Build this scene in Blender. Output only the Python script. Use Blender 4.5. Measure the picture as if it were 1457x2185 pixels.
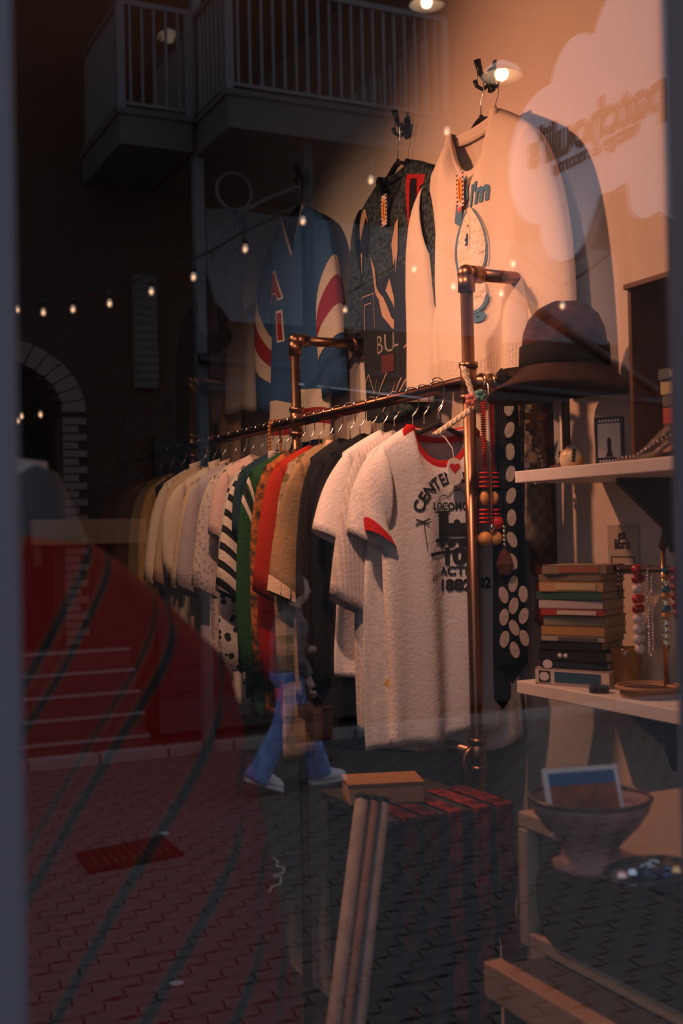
import bpy, bmesh, math, random
from math import sin, cos, tan, pi, radians, sqrt
from mathutils import Vector, Matrix
random.seed(7)
for o in list(bpy.data.objects): bpy.data.objects.remove(o)
S = bpy.context.scene
COL = S.collection

# ------------------------------------------------------------------ camera
ZC = 1.97                      # camera height above the street
FPX, CU, CV = 2530.0, 728.5, 1092.5
YAW, PITCH, ROLL = radians(25.64), radians(1.0), radians(1.2)
Fv = Vector((sin(YAW)*cos(PITCH), cos(YAW)*cos(PITCH), sin(PITCH)))
R0 = Vector((cos(YAW), -sin(YAW), 0)); U0 = R0.cross(Fv)
Rv = R0*cos(ROLL) - U0*sin(ROLL); Uv = U0*cos(ROLL) + R0*sin(ROLL)
cd = bpy.data.cameras.new('camera'); cam = bpy.data.objects.new('camera', cd); COL.objects.link(cam)
cam.matrix_world = Matrix(((Rv.x, Uv.x, -Fv.x, 0), (Rv.y, Uv.y, -Fv.y, 0), (Rv.z, Uv.z, -Fv.z, ZC), (0, 0, 0, 1)))
cd.sensor_fit = 'VERTICAL'; cd.sensor_height = 36.0; cd.lens = FPX/2185*36
cd.clip_start = 0.02; cd.clip_end = 200
cd.dof.use_dof = True; cd.dof.focus_distance = 3.1; cd.dof.aperture_fstop = 4.5
S.camera = cam

# ------------------------------------------------------------------ world, exposure, large lights
W = bpy.data.worlds.new('sky'); S.world = W; W.use_nodes = True
bg = W.node_tree.nodes['Background']; bg.inputs[0].default_value = (0.70, 0.77, 0.95, 1); bg.inputs[1].default_value = 1.5
S.view_settings.view_transform = 'Standard'; S.view_settings.look = 'None'
S.view_settings.exposure = 0.0; S.view_settings.gamma = 1.0; S.view_settings.use_curve_mapping = False
S.cycles.use_denoising = True; S.cycles.max_bounces = 6; S.cycles.diffuse_bounces = 2; S.cycles.adaptive_threshold = 0.03
S.cycles.transparent_max_bounces = 12; S.cycles.sample_clamp_indirect = 4.0

def spot(name, loc, target, power, col, size, blend=0.8, rad=0.05):
    l = bpy.data.lights.new(name, 'SPOT'); l.energy = power; l.color = col; l.spot_size = radians(size)
    l.spot_blend = blend; l.shadow_soft_size = rad
    o = bpy.data.objects.new(name, l); COL.objects.link(o); o.location = loc
    o.rotation_euler = (Vector(target)-Vector(loc)).to_track_quat('-Z', 'Y').to_euler()
    return o
spot('wall_spot', (0.42, 2.75, 3.12), (1.62, 1.85, 2.18), 92, (1.0, 0.39, 0.205), 122, 1.0, 0.04)
spot('front_spot', (0.50, 1.55, 3.40), (1.20, 2.62, 2.15), 120, (1.0, 0.50, 0.33), 62, 1.0, 0.04)
spot('rail_spot', (0.55, 3.45, 3.42), (1.35, 3.0, 1.9), 55, (1.0, 0.56, 0.34), 100, 1.0, 0.05)

G = 0.70                        # glass plane y
XR, XW = 1.40, 1.625            # clothes rail and side wall
ZF = 0.45                       # shop floor
# ------------------------------------------------------------------ measuring helpers
def ray(u, v): return Fv + Rv*((u-CU)/FPX) + Uv*((CV-v)/FPX)
CAMP = Vector((0, 0, ZC))
def P(u, v, X=None, Y=None, Z=None):
    d = ray(u, v)
    k = X/d.x if X is not None else (Y/d.y if Y is not None else (Z-ZC)/d.z)
    return CAMP + d*k
def M(u, v, X=None, Y=None, Z=None):        # a point seen mirrored in the window, given its mirrored depth Y
    p = P(u, v, X, Y, Z); return Vector((p.x, 2*G-p.y, p.z))

# ------------------------------------------------------------------ materials
def mat(name, col, rough=0.7, metal=0.0, spec=0.3, emit=None, es=0.0, pat=None, col2=None, scale=10.0, bump=0.0, bscale=200.0, sheen=0.0, alpha=None, trans=0.0, vary=0.0):
    m = bpy.data.materials.new(name); m.use_nodes = True; nt = m.node_tree; N = nt.nodes; L = nt.links
    b = N['Principled BSDF']
    def i(k, v):
        if k in b.inputs: b.inputs[k].default_value = v
    i('Base Color', (*col, 1)); i('Roughness', rough); i('Metallic', metal); i('Specular IOR Level', spec)
    if sheen: i('Sheen Weight', sheen)
    if trans: i('Transmission Weight', trans)
    if emit: i('Emission Color', (*emit, 1)); i('Emission Strength', es)
    tc = None
    def coord():
        nonlocal tc
        if tc is None: tc = N.new('ShaderNodeTexCoord')
        return tc.outputs['Object']
    def math_(op, a, bb=None):
        n = N.new('ShaderNodeMath'); n.operation = op
        for k, x in enumerate((a, bb)):
            if x is None: continue
            if isinstance(x, (int, float)): n.inputs[k].default_value = x
            else: L.new(x, n.inputs[k])
        return n.outputs[0]
    def mix(f, c1, c2):
        n = N.new('ShaderNodeMix'); n.data_type = 'RGBA'
        L.new(f, n.inputs[0])
        for k, c in ((6, c1), (7, c2)):
            if isinstance(c, tuple): n.inputs[k].default_value = (*c, 1)
            else: L.new(c, n.inputs[k])
        return n.outputs[2]
    out = None
    if pat in ('stripez', 'stripex', 'plaid', 'diag', 'blanket'):
        s = N.new('ShaderNodeSeparateXYZ'); L.new(coord(), s.inputs[0])
        def band(src, sc, thr):
            return math_('GREATER_THAN', math_('SINE', math_('MULTIPLY', src, sc)), thr)
        if pat == 'stripez': out = mix(band(s.outputs[2], scale, 0.0), col, col2)
        if pat == 'stripex': out = mix(band(s.outputs[0], scale, 0.0), col, col2)
        if pat == 'plaid':
            a = math_('ADD', math_('MULTIPLY', band(s.outputs[0], scale, 0.3), 0.5), math_('MULTIPLY', band(s.outputs[2], scale, 0.3), 0.5))
            out = mix(a, col, col2)
        if pat == 'diag':
            d = math_('ADD', math_('MULTIPLY', s.outputs[0], 1.0), math_('MULTIPLY', s.outputs[2], 1.0))
            out = mix(band(d, scale, 0.2), col, col2)
        if pat == 'blanket':
            a = math_('MULTIPLY', math_('SUBTRACT', s.outputs[2], math_('MULTIPLY', s.outputs[0], 1.35)), scale)
            w = math_('SINE', a); w2 = math_('SINE', math_('MULTIPLY', a, 3.1))
            dark = math_('GREATER_THAN', math_('ADD', w, math_('MULTIPLY', w2, 0.55)), 0.93)
            edge = math_('GREATER_THAN', math_('ADD', w, math_('MULTIPLY', w2, 0.5)), 0.80)
            out = mix(dark, mix(edge, col, (0.24, 0.06, 0.025)), col2)
    elif pat == 'noise':
        n = N.new('ShaderNodeTexNoise'); n.inputs['Scale'].default_value = scale; n.inputs['Detail'].default_value = 4
        L.new(coord(), n.inputs['Vector'])
        r = N.new('ShaderNodeMapRange'); r.inputs[1].default_value = 0.38; r.inputs[2].default_value = 0.62; L.new(n.outputs[0], r.inputs[0])
        out = mix(r.outputs[0], col, col2)
    elif pat in ('spots', 'crack'):
        n = N.new('ShaderNodeTexVoronoi'); n.inputs['Scale'].default_value = scale; L.new(coord(), n.inputs['Vector'])
        f = math_('LESS_THAN', n.outputs['Distance'], 0.36 if pat == 'spots' else 0.5); out = mix(f, col, col2)
    elif pat == 'check':
        n = N.new('ShaderNodeTexChecker'); n.inputs['Scale'].default_value = scale; L.new(coord(), n.inputs['Vector'])
        out = mix(n.outputs['Fac'], col, col2)
    if vary:
        n = N.new('ShaderNodeTexNoise'); n.inputs['Scale'].default_value = 6.0; n.inputs['Detail'].default_value = 6; L.new(coord(), n.inputs['Vector'])
        f = math_('MULTIPLY', n.outputs[0], vary)
        dk = tuple(c*0.35 for c in col)
        out = mix(f, out if out is not None else col, dk)
    if out is not None: L.new(out, b.inputs['Base Color'])
    if bump:
        n = N.new('ShaderNodeTexNoise'); n.inputs['Scale'].default_value = bscale; n.inputs['Detail'].default_value = 3; L.new(coord(), n.inputs['Vector'])
        bp = N.new('ShaderNodeBump'); bp.inputs['Strength'].default_value = bump; bp.inputs['Distance'].default_value = 0.01
        L.new(n.outputs[0], bp.inputs['Height']); L.new(bp.outputs[0], b.inputs['Normal'])
    return m
def cloth(name, col, **k):
    k.setdefault('rough', 0.95); k.setdefault('spec', 0.1); k.setdefault('bump', 0.25); k.setdefault('bscale', 120)
    return mat(name, col, **k)
copper = mat('aged_copper', (0.38, 0.20, 0.12), 0.36, 1.0, vary=0.8)
brass = mat('brass', (0.62, 0.38, 0.17), 0.25, 1.0, vary=0.5)
chrome = mat('chrome', (0.75, 0.72, 0.7), 0.15, 1.0)
black_pl = mat('black_plastic', (0.012, 0.012, 0.014), 0.4)
black_vel = mat('black_velvet', (0.015, 0.013, 0.014), 0.9)
woodo = mat('hanger_wood', (0.62, 0.26, 0.08), 0.4, pat='noise', col2=(0.5, 0.2, 0.06), scale=14)
darkwood = mat('dark_wood', (0.07, 0.032, 0.016), 0.5, pat='noise', col2=(0.03, 0.014, 0.008), scale=9)
palewood = mat('pale_wood', (0.46, 0.26, 0.15), 0.6, pat='noise', col2=(0.36, 0.19, 0.10), scale=9)
plaster = mat('warm_plaster', (0.72, 0.62, 0.52), 0.9, spec=0.1, bump=0.15, bscale=30, vary=0.2)
white_paint = mat('white_paint', (0.72, 0.66, 0.62), 0.5, vary=0.15)
ink = mat('black_ink', (0.02, 0.022, 0.022), 0.9)
redf = cloth('red_rib', (0.55, 0.02, 0.015))
glassy = mat('clear_glass', (0.9, 0.95, 0.95), 0.03, trans=1.0, spec=0.5)
bulb_glow = mat('bulb_glow', (1, .8, .6), 0.4, emit=(1.0, 0.62, 0.36), es=26)

# ------------------------------------------------------------------ mesh helpers
def link(name, bm, m, parent=None, smooth=True, mods=None):
    me = bpy.data.meshes.new(name); bm.normal_update(); bm.to_mesh(me); bm.free()
    if m:
        for x in (m if isinstance(m, (list, tuple)) else [m]): me.materials.append(x)
    if smooth:
        for p in me.polygons: p.use_smooth = True
    o = bpy.data.objects.new(name, me); COL.objects.link(o)
    if parent: o.parent = parent
    return o
def box(bm, c, s, rz=0.0, bev=0.0, mi=0):
    r = bmesh.ops.create_cube(bm, size=1.0)
    vs = r['verts']
    bmesh.ops.scale(bm, vec=s, verts=vs)
    if bev:
        es = list({e for v in vs for e in v.link_edges})
        q = bmesh.ops.bevel(bm, geom=es, offset=bev, segments=2, affect='EDGES', profile=0.5)
        vs = list({v for f in q['faces'] for v in f.verts} | {v for v in vs if v.is_valid})
    if rz: bmesh.ops.rotate(bm, cent=(0, 0, 0), matrix=Matrix.Rotation(rz, 3, 'Z'), verts=vs)
    bmesh.ops.translate(bm, vec=c, verts=vs)
    if mi:
        for f in {f for v in vs for f in v.link_faces}: f.material_index = mi
    return vs
def tube(bm, pts, r, seg=8, caps=True, flat=1.0, up=None):
    pts = [Vector(p) for p in pts]; n = len(pts); rings = []
    prev = None
    for i, p in enumerate(pts):
        t = (pts[min(i+1, n-1)] - pts[max(i-1, 0)])
        if t.length < 1e-9: t = Vector((0, 0, 1))
        t.normalize()
        if prev is None:
            a = Vector(up) if up else (Vector((0, 0, 1)) if abs(t.z) < 0.9 else Vector((1, 0, 0)))
            nx = t.cross(a).normalized()
        else:
            nx = (prev - t*prev.dot(t))
            nx = nx.normalized() if nx.length > 1e-6 else t.orthogonal().normalized()
        prev = nx; ny = t.cross(nx)
        rr = r[i] if isinstance(r, (list, tuple)) else r
        rings.append([bm.verts.new(p + nx*rr*cos(2*pi*k/seg) + ny*rr*flat*sin(2*pi*k/seg)) for k in range(seg)])
    for a, b in zip(rings, rings[1:]):
        for k in range(seg): bm.faces.new((a[k], a[(k+1) % seg], b[(k+1) % seg], b[k]))
    if caps:
        bm.faces.new(rings[0][::-1]); bm.faces.new(rings[-1])
    return rings
def lathe(bm, prof, seg=24, c=(0, 0, 0), sx=1.0, sy=1.0):
    rings = []
    for r, z in prof:
        rings.append([bm.verts.new((c[0]+r*sx*cos(2*pi*k/seg), c[1]+r*sy*sin(2*pi*k/seg), c[2]+z)) for k in range(seg)])
    for a, b in zip(rings, rings[1:]):
        for k in range(seg): bm.faces.new((a[k], a[(k+1) % seg], b[(k+1) % seg], b[k]))
    bm.faces.new(rings[0][::-1]); bm.faces.new(rings[-1])
    bmesh.ops.remove_doubles(bm, verts=bm.verts, dist=1e-5)
def ball(bm, c, r, seg=12, sz=1.0):
    q = bmesh.ops.create_uvsphere(bm, u_segments=seg, v_segments=max(6, seg*2//3), radius=r)
    bmesh.ops.scale(bm, vec=(1, 1, sz), verts=q['verts']); bmesh.ops.translate(bm, vec=c, verts=q['verts'])
def one(fn, *a, **k):
    bm = bmesh.new(); fn(bm, *a, **k); return bm
def poly_prism(bm, pts, d0, d1, ax='y'):
    def V(p, d): return (p[0], d, p[1]) if ax == 'y' else ((d, p[0], p[1]) if ax == 'x' else (p[0], p[1], d))
    a = [bm.verts.new(V(p, d0)) for p in pts]; b = [bm.verts.new(V(p, d1)) for p in pts]
    n = len(pts)
    for k in range(n): bm.faces.new((a[k], a[(k+1) % n], b[(k+1) % n], b[k]))
    bm.faces.new(a[::-1]); bm.faces.new(b)
def textbm(s, size=0.1, bold=0.0, align='CENTER', ex=0.0, shear=0.0):
    cu = bpy.data.curves.new('t', 'FONT'); cu.body = s; cu.size = size; cu.align_x = align; cu.align_y = 'CENTER'
    cu.offset = bold; cu.extrude = ex; cu.resolution_u = 3; cu.shear = shear
    o = bpy.data.objects.new('t', cu); COL.objects.link(o)
    me = bpy.data.meshes.new_from_object(o.evaluated_get(bpy.context.evaluated_depsgraph_get()))
    bm = bmesh.new(); bm.from_mesh(me)
    bpy.data.objects.remove(o); bpy.data.curves.remove(cu); bpy.data.meshes.remove(me)
    return bm            # lies in local xy, reading +x, facing +z
def set_(o, label=None, cat=None, group=None, kind=None):
    if label: o['label'] = label
    if cat: o['category'] = cat
    if group: o['group'] = group
    if kind: o['kind'] = kind
    return o
class Thing:
    def __init__(s, name, label, cat, loc=(0, 0, 0), rz=0.0, group=None, kind=None):
        s.o = bpy.data.objects.new(name, None); COL.objects.link(s.o); s.o.empty_display_size = 0.05
        s.o.location = loc; s.o.rotation_euler = (0, 0, rz)
        if kind: s.o['kind'] = kind
        else: set_(s.o, label, cat, group)
        s.loc = Vector(loc)
    def part(s, name, bm, m, label=None, parent=None, smooth=True, kind=None):
        o = link(name, bm, m, parent or s.o, smooth)
        if label: o['label'] = label
        if kind: o['kind'] = kind
        return o
def copy_tree(o, parent=None):
    c = o.copy(); COL.objects.link(c)
    if parent: c.parent = parent
    for ch in list(o.children): copy_tree(ch, c)
    return c
def struct(name, bm, m, smooth=False):
    o = link(name, bm, m, None, smooth); o['kind'] = 'structure'; return o

# ================================================================== SHOP SHELL
ZCEIL = 3.62
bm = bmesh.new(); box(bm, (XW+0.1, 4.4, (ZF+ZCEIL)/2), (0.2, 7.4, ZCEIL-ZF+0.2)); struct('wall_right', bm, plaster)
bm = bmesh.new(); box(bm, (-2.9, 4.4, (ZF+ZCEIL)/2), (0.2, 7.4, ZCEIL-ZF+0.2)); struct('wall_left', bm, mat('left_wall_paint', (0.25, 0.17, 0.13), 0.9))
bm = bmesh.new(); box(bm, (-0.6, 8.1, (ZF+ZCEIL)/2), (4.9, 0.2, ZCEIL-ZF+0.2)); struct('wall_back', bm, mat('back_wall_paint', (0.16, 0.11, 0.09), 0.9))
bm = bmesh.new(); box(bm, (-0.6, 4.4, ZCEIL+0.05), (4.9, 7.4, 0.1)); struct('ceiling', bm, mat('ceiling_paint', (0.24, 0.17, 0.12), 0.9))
fl = Thing('floor', '', '', (0, 0, ZF), kind='structure')
fl.part('subfloor', one(box, (-0.6, 4.4, -0.055), (4.9, 7.4, 0.05)), darkwood, smooth=False)
for k in range(28):
    fl.part('floor_board', one(box, (-2.9+0.088+k*0.165, 4.4, -0.015), (0.161, 7.3, 0.03), 0, 0.002), darkwood, smooth=False)

# ------------------------------------------------------------------ front window
def glass_material():
    m = bpy.data.materials.new('window_glass'); m.use_nodes = True; nt = m.node_tree; nt.nodes.clear()
    o = nt.nodes.new('ShaderNodeOutputMaterial'); mx = nt.nodes.new('ShaderNodeMixShader'); mx.inputs[0].default_value = 0.12
    t = nt.nodes.new('ShaderNodeBsdfTransparent'); t.inputs[0].default_value = (0.97, 0.97, 0.97, 1)
    g = nt.nodes.new('ShaderNodeBsdfGlossy'); g.inputs['Roughness'].default_value = 0.0; g.inputs[0].default_value = (1, 1, 1, 1)
    nt.links.new(t.outputs[0], mx.inputs[1]); nt.links.new(g.outputs[0], mx.inputs[2]); nt.links.new(mx.outputs[0], o.inputs[0])
    return m
GLASS = glass_material()
frame_m = mat('grey_blue_window_paint', (0.115, 0.112, 0.135), 0.6, vary=0.25)
ZS, ZT = 0.98, 3.1
win = Thing('window_1', '', '', (0, G, ZS), kind='structure')
pl = P(44, 1200, Y=G-0.03).x; pr = P(1427, 1000, Y=G+0.035).x
edges = [pl-0.06, pl, pr, pr+0.055]
pw = pr - pl
mull = [(pl-0.065-2*(pw+0.06), 0.06), (pl-0.065-(pw+0.06), 0.06), (pl-0.065, 0.065), (pr, 0.06), (pr+0.06+pw, 0.06)]
xl = mull[0][0]-0.0; 
for (x0, w_) in mull:
    win.part('mullion', one(box, (x0+w_/2, 0, (ZT-ZS)/2), (w_, 0.07, ZT-ZS), 0, 0.006), frame_m, smooth=False)
xr_ = XW
spans = [(mull[i][0]+mull[i][1], mull[i+1][0]) for i in range(4)]
for a, b in spans:
    win.part('glass_pane', one(box, ((a+b)/2, 0, (ZT-ZS)/2), (b-a+0.01, 0.006, ZT-ZS)), GLASS, smooth=False)
win.part('sill', one(box, ((xl+xr_)/2, -0.03, -0.03), (xr_-xl+0.1, 0.22, 0.06), 0, 0.006), frame_m, smooth=False)
win.part('head_rail', one(box, ((xl+xr_)/2, 0, ZT-ZS+0.04), (xr_-xl+0.1, 0.08, 0.08), 0, 0.006), frame_m, smooth=False)
render_m = mat('shopfront_render', (0.3, 0.27, 0.25), 0.9, vary=0.3)
bm = bmesh.new(); xe = mull[4][0]+0.06
box(bm, ((xl+xe)/2, G+0.02, ZS/2-0.03), (xe-xl, 0.2, ZS-0.06))
box(bm, ((-3.0+xl)/2, G+0.02, 2.4), (xl+3.0, 0.2, 4.8)); box(bm, ((xe+4.4)/2, G+0.02, 2.4), (4.4-xe, 0.2, 4.8))
box(bm, ((xl+xe)/2, G+0.02, (ZT+0.08+4.8)/2), (xe-xl, 0.2, 4.8-ZT-0.08)); struct('wall_front', bm, render_m)

# ================================================================== PIPE RACK
ZRAIL = P(1000, 814, X=XR).z
posts = []
Y1 = P(1000, 814, X=XR).y
SP = Y1*0.4275
ztop = P(992, 580, Y=Y1).z
rack = Thing('pipe_clothes_rack', 'long aged copper pipe clothes rack fixed along the side wall', 'clothes rack', (XR, Y1, ZF))
def rl(x, y, z): return (x-XR, y-Y1, z-ZF)
pr_ = 0.0145
for k in range(4):
    y = Y1+k*SP
    rack.part('post', one(tube, [rl(XR, y, ZF), rl(XR, y, ztop-0.02)], pr_, 16), copper)
    bm = bmesh.new(); ball(bm, rl(XR, y, ztop-0.004), 0.0205, 14); tube(bm, [rl(XR, y, ztop-0.006), rl(XR, y, ztop-0.045)], 0.0195, 16)
    tube(bm, [rl(XR, y, ztop-0.004), rl(XR+0.04, y, ztop-0.004)], 0.0195, 16)
    rack.part('elbow', bm, copper)
    rack.part('wall_arm', one(tube, [rl(XR+0.03, y, ztop-0.004), rl(XW-0.008, y, ztop-0.004)], pr_, 16), copper)
    fl_ = rack.part('wall_flange', one(tube, [rl(XW-0.014, y, ztop-0.004), rl(XW+0.001, y, ztop-0.004)], 0.046, 28), copper, smooth=False)
    bm = bmesh.new(); tube(bm, [rl(XW-0.036, y, ztop-0.004), rl(XW-0.012, y, ztop-0.004)], 0.021, 16)
    rack.part('flange_collar', bm, copper)
    for q in range(4):
        a = pi/4+q*pi/2
        rack.part('screw', one(tube, [rl(XW-0.017, y+0.032*cos(a), ztop-0.004+0.032*sin(a)), rl(XW-0.012, y+0.032*cos(a), ztop-0.004+0.032*sin(a))], 0.0055, 8), ink, parent=None, smooth=False)
    bm = bmesh.new()
    for z in (-0.036, 0.036): tube(bm, [rl(XR, y, ZRAIL+z-0.006), rl(XR, y, ZRAIL+z+0.006)], 0.0215, 16)
    tube(bm, [rl(XR, y, ZRAIL-0.036), rl(XR, y, ZRAIL+0.036)], 0.0185, 16)
    rack.part('tee_joint', bm, copper)
    bm = bmesh.new(); lathe(bm, [(0.05, 0), (0.05, 0.008), (0.024, 0.012), (0.02, 0.04), (0.0, 0.04)], 24, rl(XR, y, ZF)); rack.part('floor_flange', bm, copper)
rack.part('hanging_rail', one(tube, [rl(XR, Y1-0.01, ZRAIL), rl(XR, Y1+3*SP+0.05, ZRAIL)], pr_, 16), mat('rail_bronze', (0.16, 0.075, 0.045), 0.28, 1.0, vary=0.5))
rack.part('side_arm', one(tube, [rl(XR, Y1, ZRAIL), rl(XW, Y1, ZRAIL)], pr_, 16), copper)
bm = bmesh.new()
for x in (0.03, 0.055): tube(bm, [rl(XR+x, Y1, ZRAIL), rl(XR+x+0.012, Y1, ZRAIL)], 0.02, 16)
rack.part('arm_collar', bm, brass)
zlow = P(1010, 1610, Y=Y1).z
bm = bmesh.new()
for z in (-0.03, 0.03): tube(bm, [rl(XR, Y1, zlow+z-0.006), rl(XR, Y1, zlow+z+0.006)], 0.0215, 16)
tube(bm, [rl(XR, Y1, zlow-0.03), rl(XR, Y1, zlow+0.03)], 0.0185, 16)
rack.part('tee_joint', bm, copper)
bm = bmesh.new(); tube(bm, [rl(XR, Y1, zlow+0.015)]+[rl(XR-0.03*sin(a)-0.005, Y1+0.0, zlow+0.015-0.03*(1-cos(a))) for a in (0.4, 0.8, 1.2, 1.57)]+[rl(XR-0.035, Y1, zlow-0.09)], 0.008, 10)
rack.part('pipe_bend', bm, copper)
rack.part('low_rail', one(tube, [rl(XR, Y1, zlow), rl(XR, Y1+3*SP, zlow)], pr_, 14), copper)

# ================================================================== GARMENTS
class Garment:
    def __init__(g, sw=0.215, slope=0.055, L=0.70, hw=0.23, th=0.028, nw=0.085, nd=0.09, bd=0.012, fold=0.012, seed=0, sleeve='short', vneck=False, hemw=0.01, slout=0.0, cuff=None, flare=0.0, nf=3):
        g.__dict__.update(locals()); g.rnd = random.Random(seed)
        g.ph = [g.rnd.uniform(0, 6.28) for _ in range(8)]
    def ztop(g, x, front):
        ax = abs(x)
        if ax >= g.nw: return -g.slope*((ax-g.nw)/(g.sw-g.nw))**1.15
        k = ax/g.nw
        if front: return -g.nd*((1-k) if g.vneck else sqrt(max(0, 1-k*k)))
        return -g.bd*sqrt(max(0, 1-k*k))
    def width(g, t):
        w = g.sw+(g.hw-g.sw)*min(1, t*1.1)
        w -= 0.004*math.exp(-((t-0.3)/0.12)**2)
        return w
    def yoff(g, s, t, sgn):
        th = g.th*min(1, (t/0.10))**0.5*(1+g.flare*t)
        A = g.fold*min(1, t*1.6+0.05)
        k = g.nf
        f = A*(sin(k*pi*s+g.ph[0]+1.1*t)+0.5*sin(2.1*k*s+g.ph[1]-2*t)+0.35*sin((k+4)*s+g.ph[2]+3*t))
        if sgn > 0: f = A*(sin(k*pi*s+g.ph[3]+t)+0.5*sin(2.3*k*s+g.ph[4]))
        env = sqrt(max(0, 1-s**4))
        return sgn*th*sqrt(max(0, 1-s*s))+f*env*0.8
    def pt(g, s, t, sgn):
        x0 = s*g.sw; zt = g.ztop(x0, sgn < 0)
        hem = -g.L + g.hemw*sin(3*s+g.ph[5])+0.4*g.hemw*sin(8*s+g.ph[6])
        return Vector((s*g.width(t)+0.008*sin(4*t+g.ph[7])*t, g.yoff(s, t, sgn), zt+t*(hem-zt)))
    def front(g, x, z):
        t = min(1, max(0, -z/g.L)); s = x/g.width(t)
        for _ in range(4):
            zt = g.ztop(max(-1, min(1, s))*g.sw, True); t = min(1, max(0.0, (z-zt)/(-g.L-zt))); s = x/g.width(t)
        return g.yoff(max(-1, min(1, s)), t, -1)
    def body(g, nc=30, nr=26):
        bm = bmesh.new(); G_ = {}
        for sgn in (-1, 1):
            for j in range(nr+1):
                for i in range(nc+1):
                    s = -1+2*i/nc; s = math.copysign(abs(s)**0.85, s)
                    G_[sgn, i, j] = bm.verts.new(g.pt(s, j/nr, sgn))
        for sgn in (-1, 1):
            for j in range(nr):
                for i in range(nc):
                    q = [G_[sgn, i, j], G_[sgn, i+1, j], G_[sgn, i+1, j+1], G_[sgn, i, j+1]]
                    bm.faces.new(q if sgn > 0 else q[::-1])
        bmesh.ops.remove_doubles(bm, verts=bm.verts, dist=0.0008)
        return bm
    def sleeve_pts(g, side):
        sw, sl = g.sw, g.slope
        if g.sleeve == 'short':
            T = [(sw-0.012, -sl+0.003), (sw+0.035, -sl-0.03), (sw+0.050+g.slout, -sl-0.18)]
            B = [(sw-0.02, -sl-0.17), (sw-0.02, -sl-0.19), (sw-0.025+g.slout*0.5, -sl-0.225)]
        elif g.sleeve == 'half':
            T = [(sw-0.012, -sl+0.003), (sw+0.05, -sl-0.04), (sw+0.075+g.slout, -sl-0.33)]
            B = [(sw-0.04, -sl-0.22), (sw-0.025, -sl-0.28), (sw-0.02+g.slout, -sl-0.38)]
        elif g.sleeve == 'puff':
            T = [(sw-0.012, -sl+0.003), (sw+0.09, -sl-0.04), (sw+0.06, -sl-0.30)]
            B = [(sw-0.02, -sl-0.18), (sw-0.03, -sl-0.26), (sw-0.0, -sl-0.31)]
        else:
            T = [(sw-0.012, -sl+0.003), (sw+0.065+g.slout, -sl-0.08), (sw+0.04+g.slout*1.2, -sl-0.56)]
            B = [(sw-0.05, -sl-0.21), (sw-0.055, -sl-0.3), (sw-0.065+0.7*g.slout, -sl-0.575)]
        return T, B
    def sleeve_bm(g, side, t0=0.0, t1=1.0, grow=0.0, n=10, seg=14):
        T, B = g.sleeve_pts(side)
        def bz(p, t): return tuple((1-t)**2*p[0][k]+2*t*(1-t)*p[1][k]+t*t*p[2][k] for k in (0, 1))
        bm = bmesh.new(); rings = []
        for j in range(n+1):
            t = t0+(t1-t0)*j/n
            a = Vector(bz(T, t)); b = Vector(bz(B, t)); c = (a+b)/2; h = (a-b)/2
            h = h*(1+grow/ max(0.01, h.length))
            ty = (g.th*0.85+0.008*sin(3*t+g.ph[2]) + (0.01 if g.sleeve != 'long' else 0)*t)+grow
            ring = []
            for k in range(seg):
                an = 2*pi*k/seg
                wob = 1+0.10*sin(3*an+5*t+g.ph[1])*t
                p = c+h*cos(an); 
                ring.append(bm.verts.new((side*(p.x), ty*wob*sin(an)+g.th*0.15*sin(6*t+g.ph[4]), p.y)))
            rings.append(ring)
        for a, b in zip(rings, rings[1:]):
            for k in range(seg):
                f = (a[k], a[(k+1) % seg], b[(k+1) % seg], b[k]); bm.faces.new(f if side < 0 else f[::-1])
        return bm
    def collar_bm(g, r=0.010, w=0.0, n=28):
        # a band of rib around the neck opening, front and back
        bm = bmesh.new(); rows = []
        for k in range(n+1):
            a = pi*k/n; x = -g.nw*cos(a)
            rows.append((x, True))
        for k in range(1, n):
            a = pi*k/n; rows.append((g.nw*cos(a), False))
        pts = []
        for x, fr in rows:
            z = g.ztop(x, fr); y = g.front(x, z-0.004)-0.002 if fr else g.th*0.25*sqrt(max(0, 1-(x/g.nw)**2))
            pts.append(Vector((x, y, z)))
        n2 = len(pts); cen = Vector((0, 0, 0.0)); ring = []
        for i, p in enumerate(pts):
            d = (pts[(i+1) % n2]-pts[i-1]); d.normalize(); out = Vector((d.z, 0, -d.x)); 
            if (p-Vector((0, 0, 0.03))).dot(out) < 0: out = -out
            ring.append((p-out*w*0.2, p+out*w))
        V = [[bm.verts.new(a+Vector((0, -0.004 if i < n+1 else 0.003, 0))), bm.verts.new(b+Vector((0, -0.004 if i < n+1 else 0.003, 0))), bm.verts.new(b+Vector((0, 0.002, 0))), bm.verts.new(a+Vector((0, 0.002, 0)))] for i, (a, b) in enumerate(ring)]
        for i in range(n2):
            a, b = V[i], V[(i+1) % n2]
            for k in range(4): bm.faces.new((a[k], a[(k+1) % 4], b[(k+1) % 4], b[k]))
        return bm
    def conform(g, bm, off=0.0035, ox=0, oz=0, sc=1.0, rot=0.0, cut=True):
        for _ in range(5):
            bmesh.ops.triangulate(bm, faces=[f for f in bm.faces if len(f.verts) > 3])
            lg = [e for e in bm.edges if e.calc_length() > 0.018]
            if not lg or not cut: break
            bmesh.ops.subdivide_edges(bm, edges=lg, cuts=1, use_grid_fill=False)
        bmesh.ops.triangulate(bm, faces=[f for f in bm.faces if len(f.verts) > 3])
        for v in bm.verts:
            x, z = v.co.x*sc, v.co.y*sc
            x, z = x*cos(rot)-z*sin(rot)+ox, x*sin(rot)+z*cos(rot)+oz
            v.co = (x, g.front(x, z)-off, z)
        return bm
def flat(bm_polys):
    bm = bmesh.new()
    for p in bm_polys:
        bm.faces.new([bm.verts.new((x, y, 0)) for x, y in p])
    return bm
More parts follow.
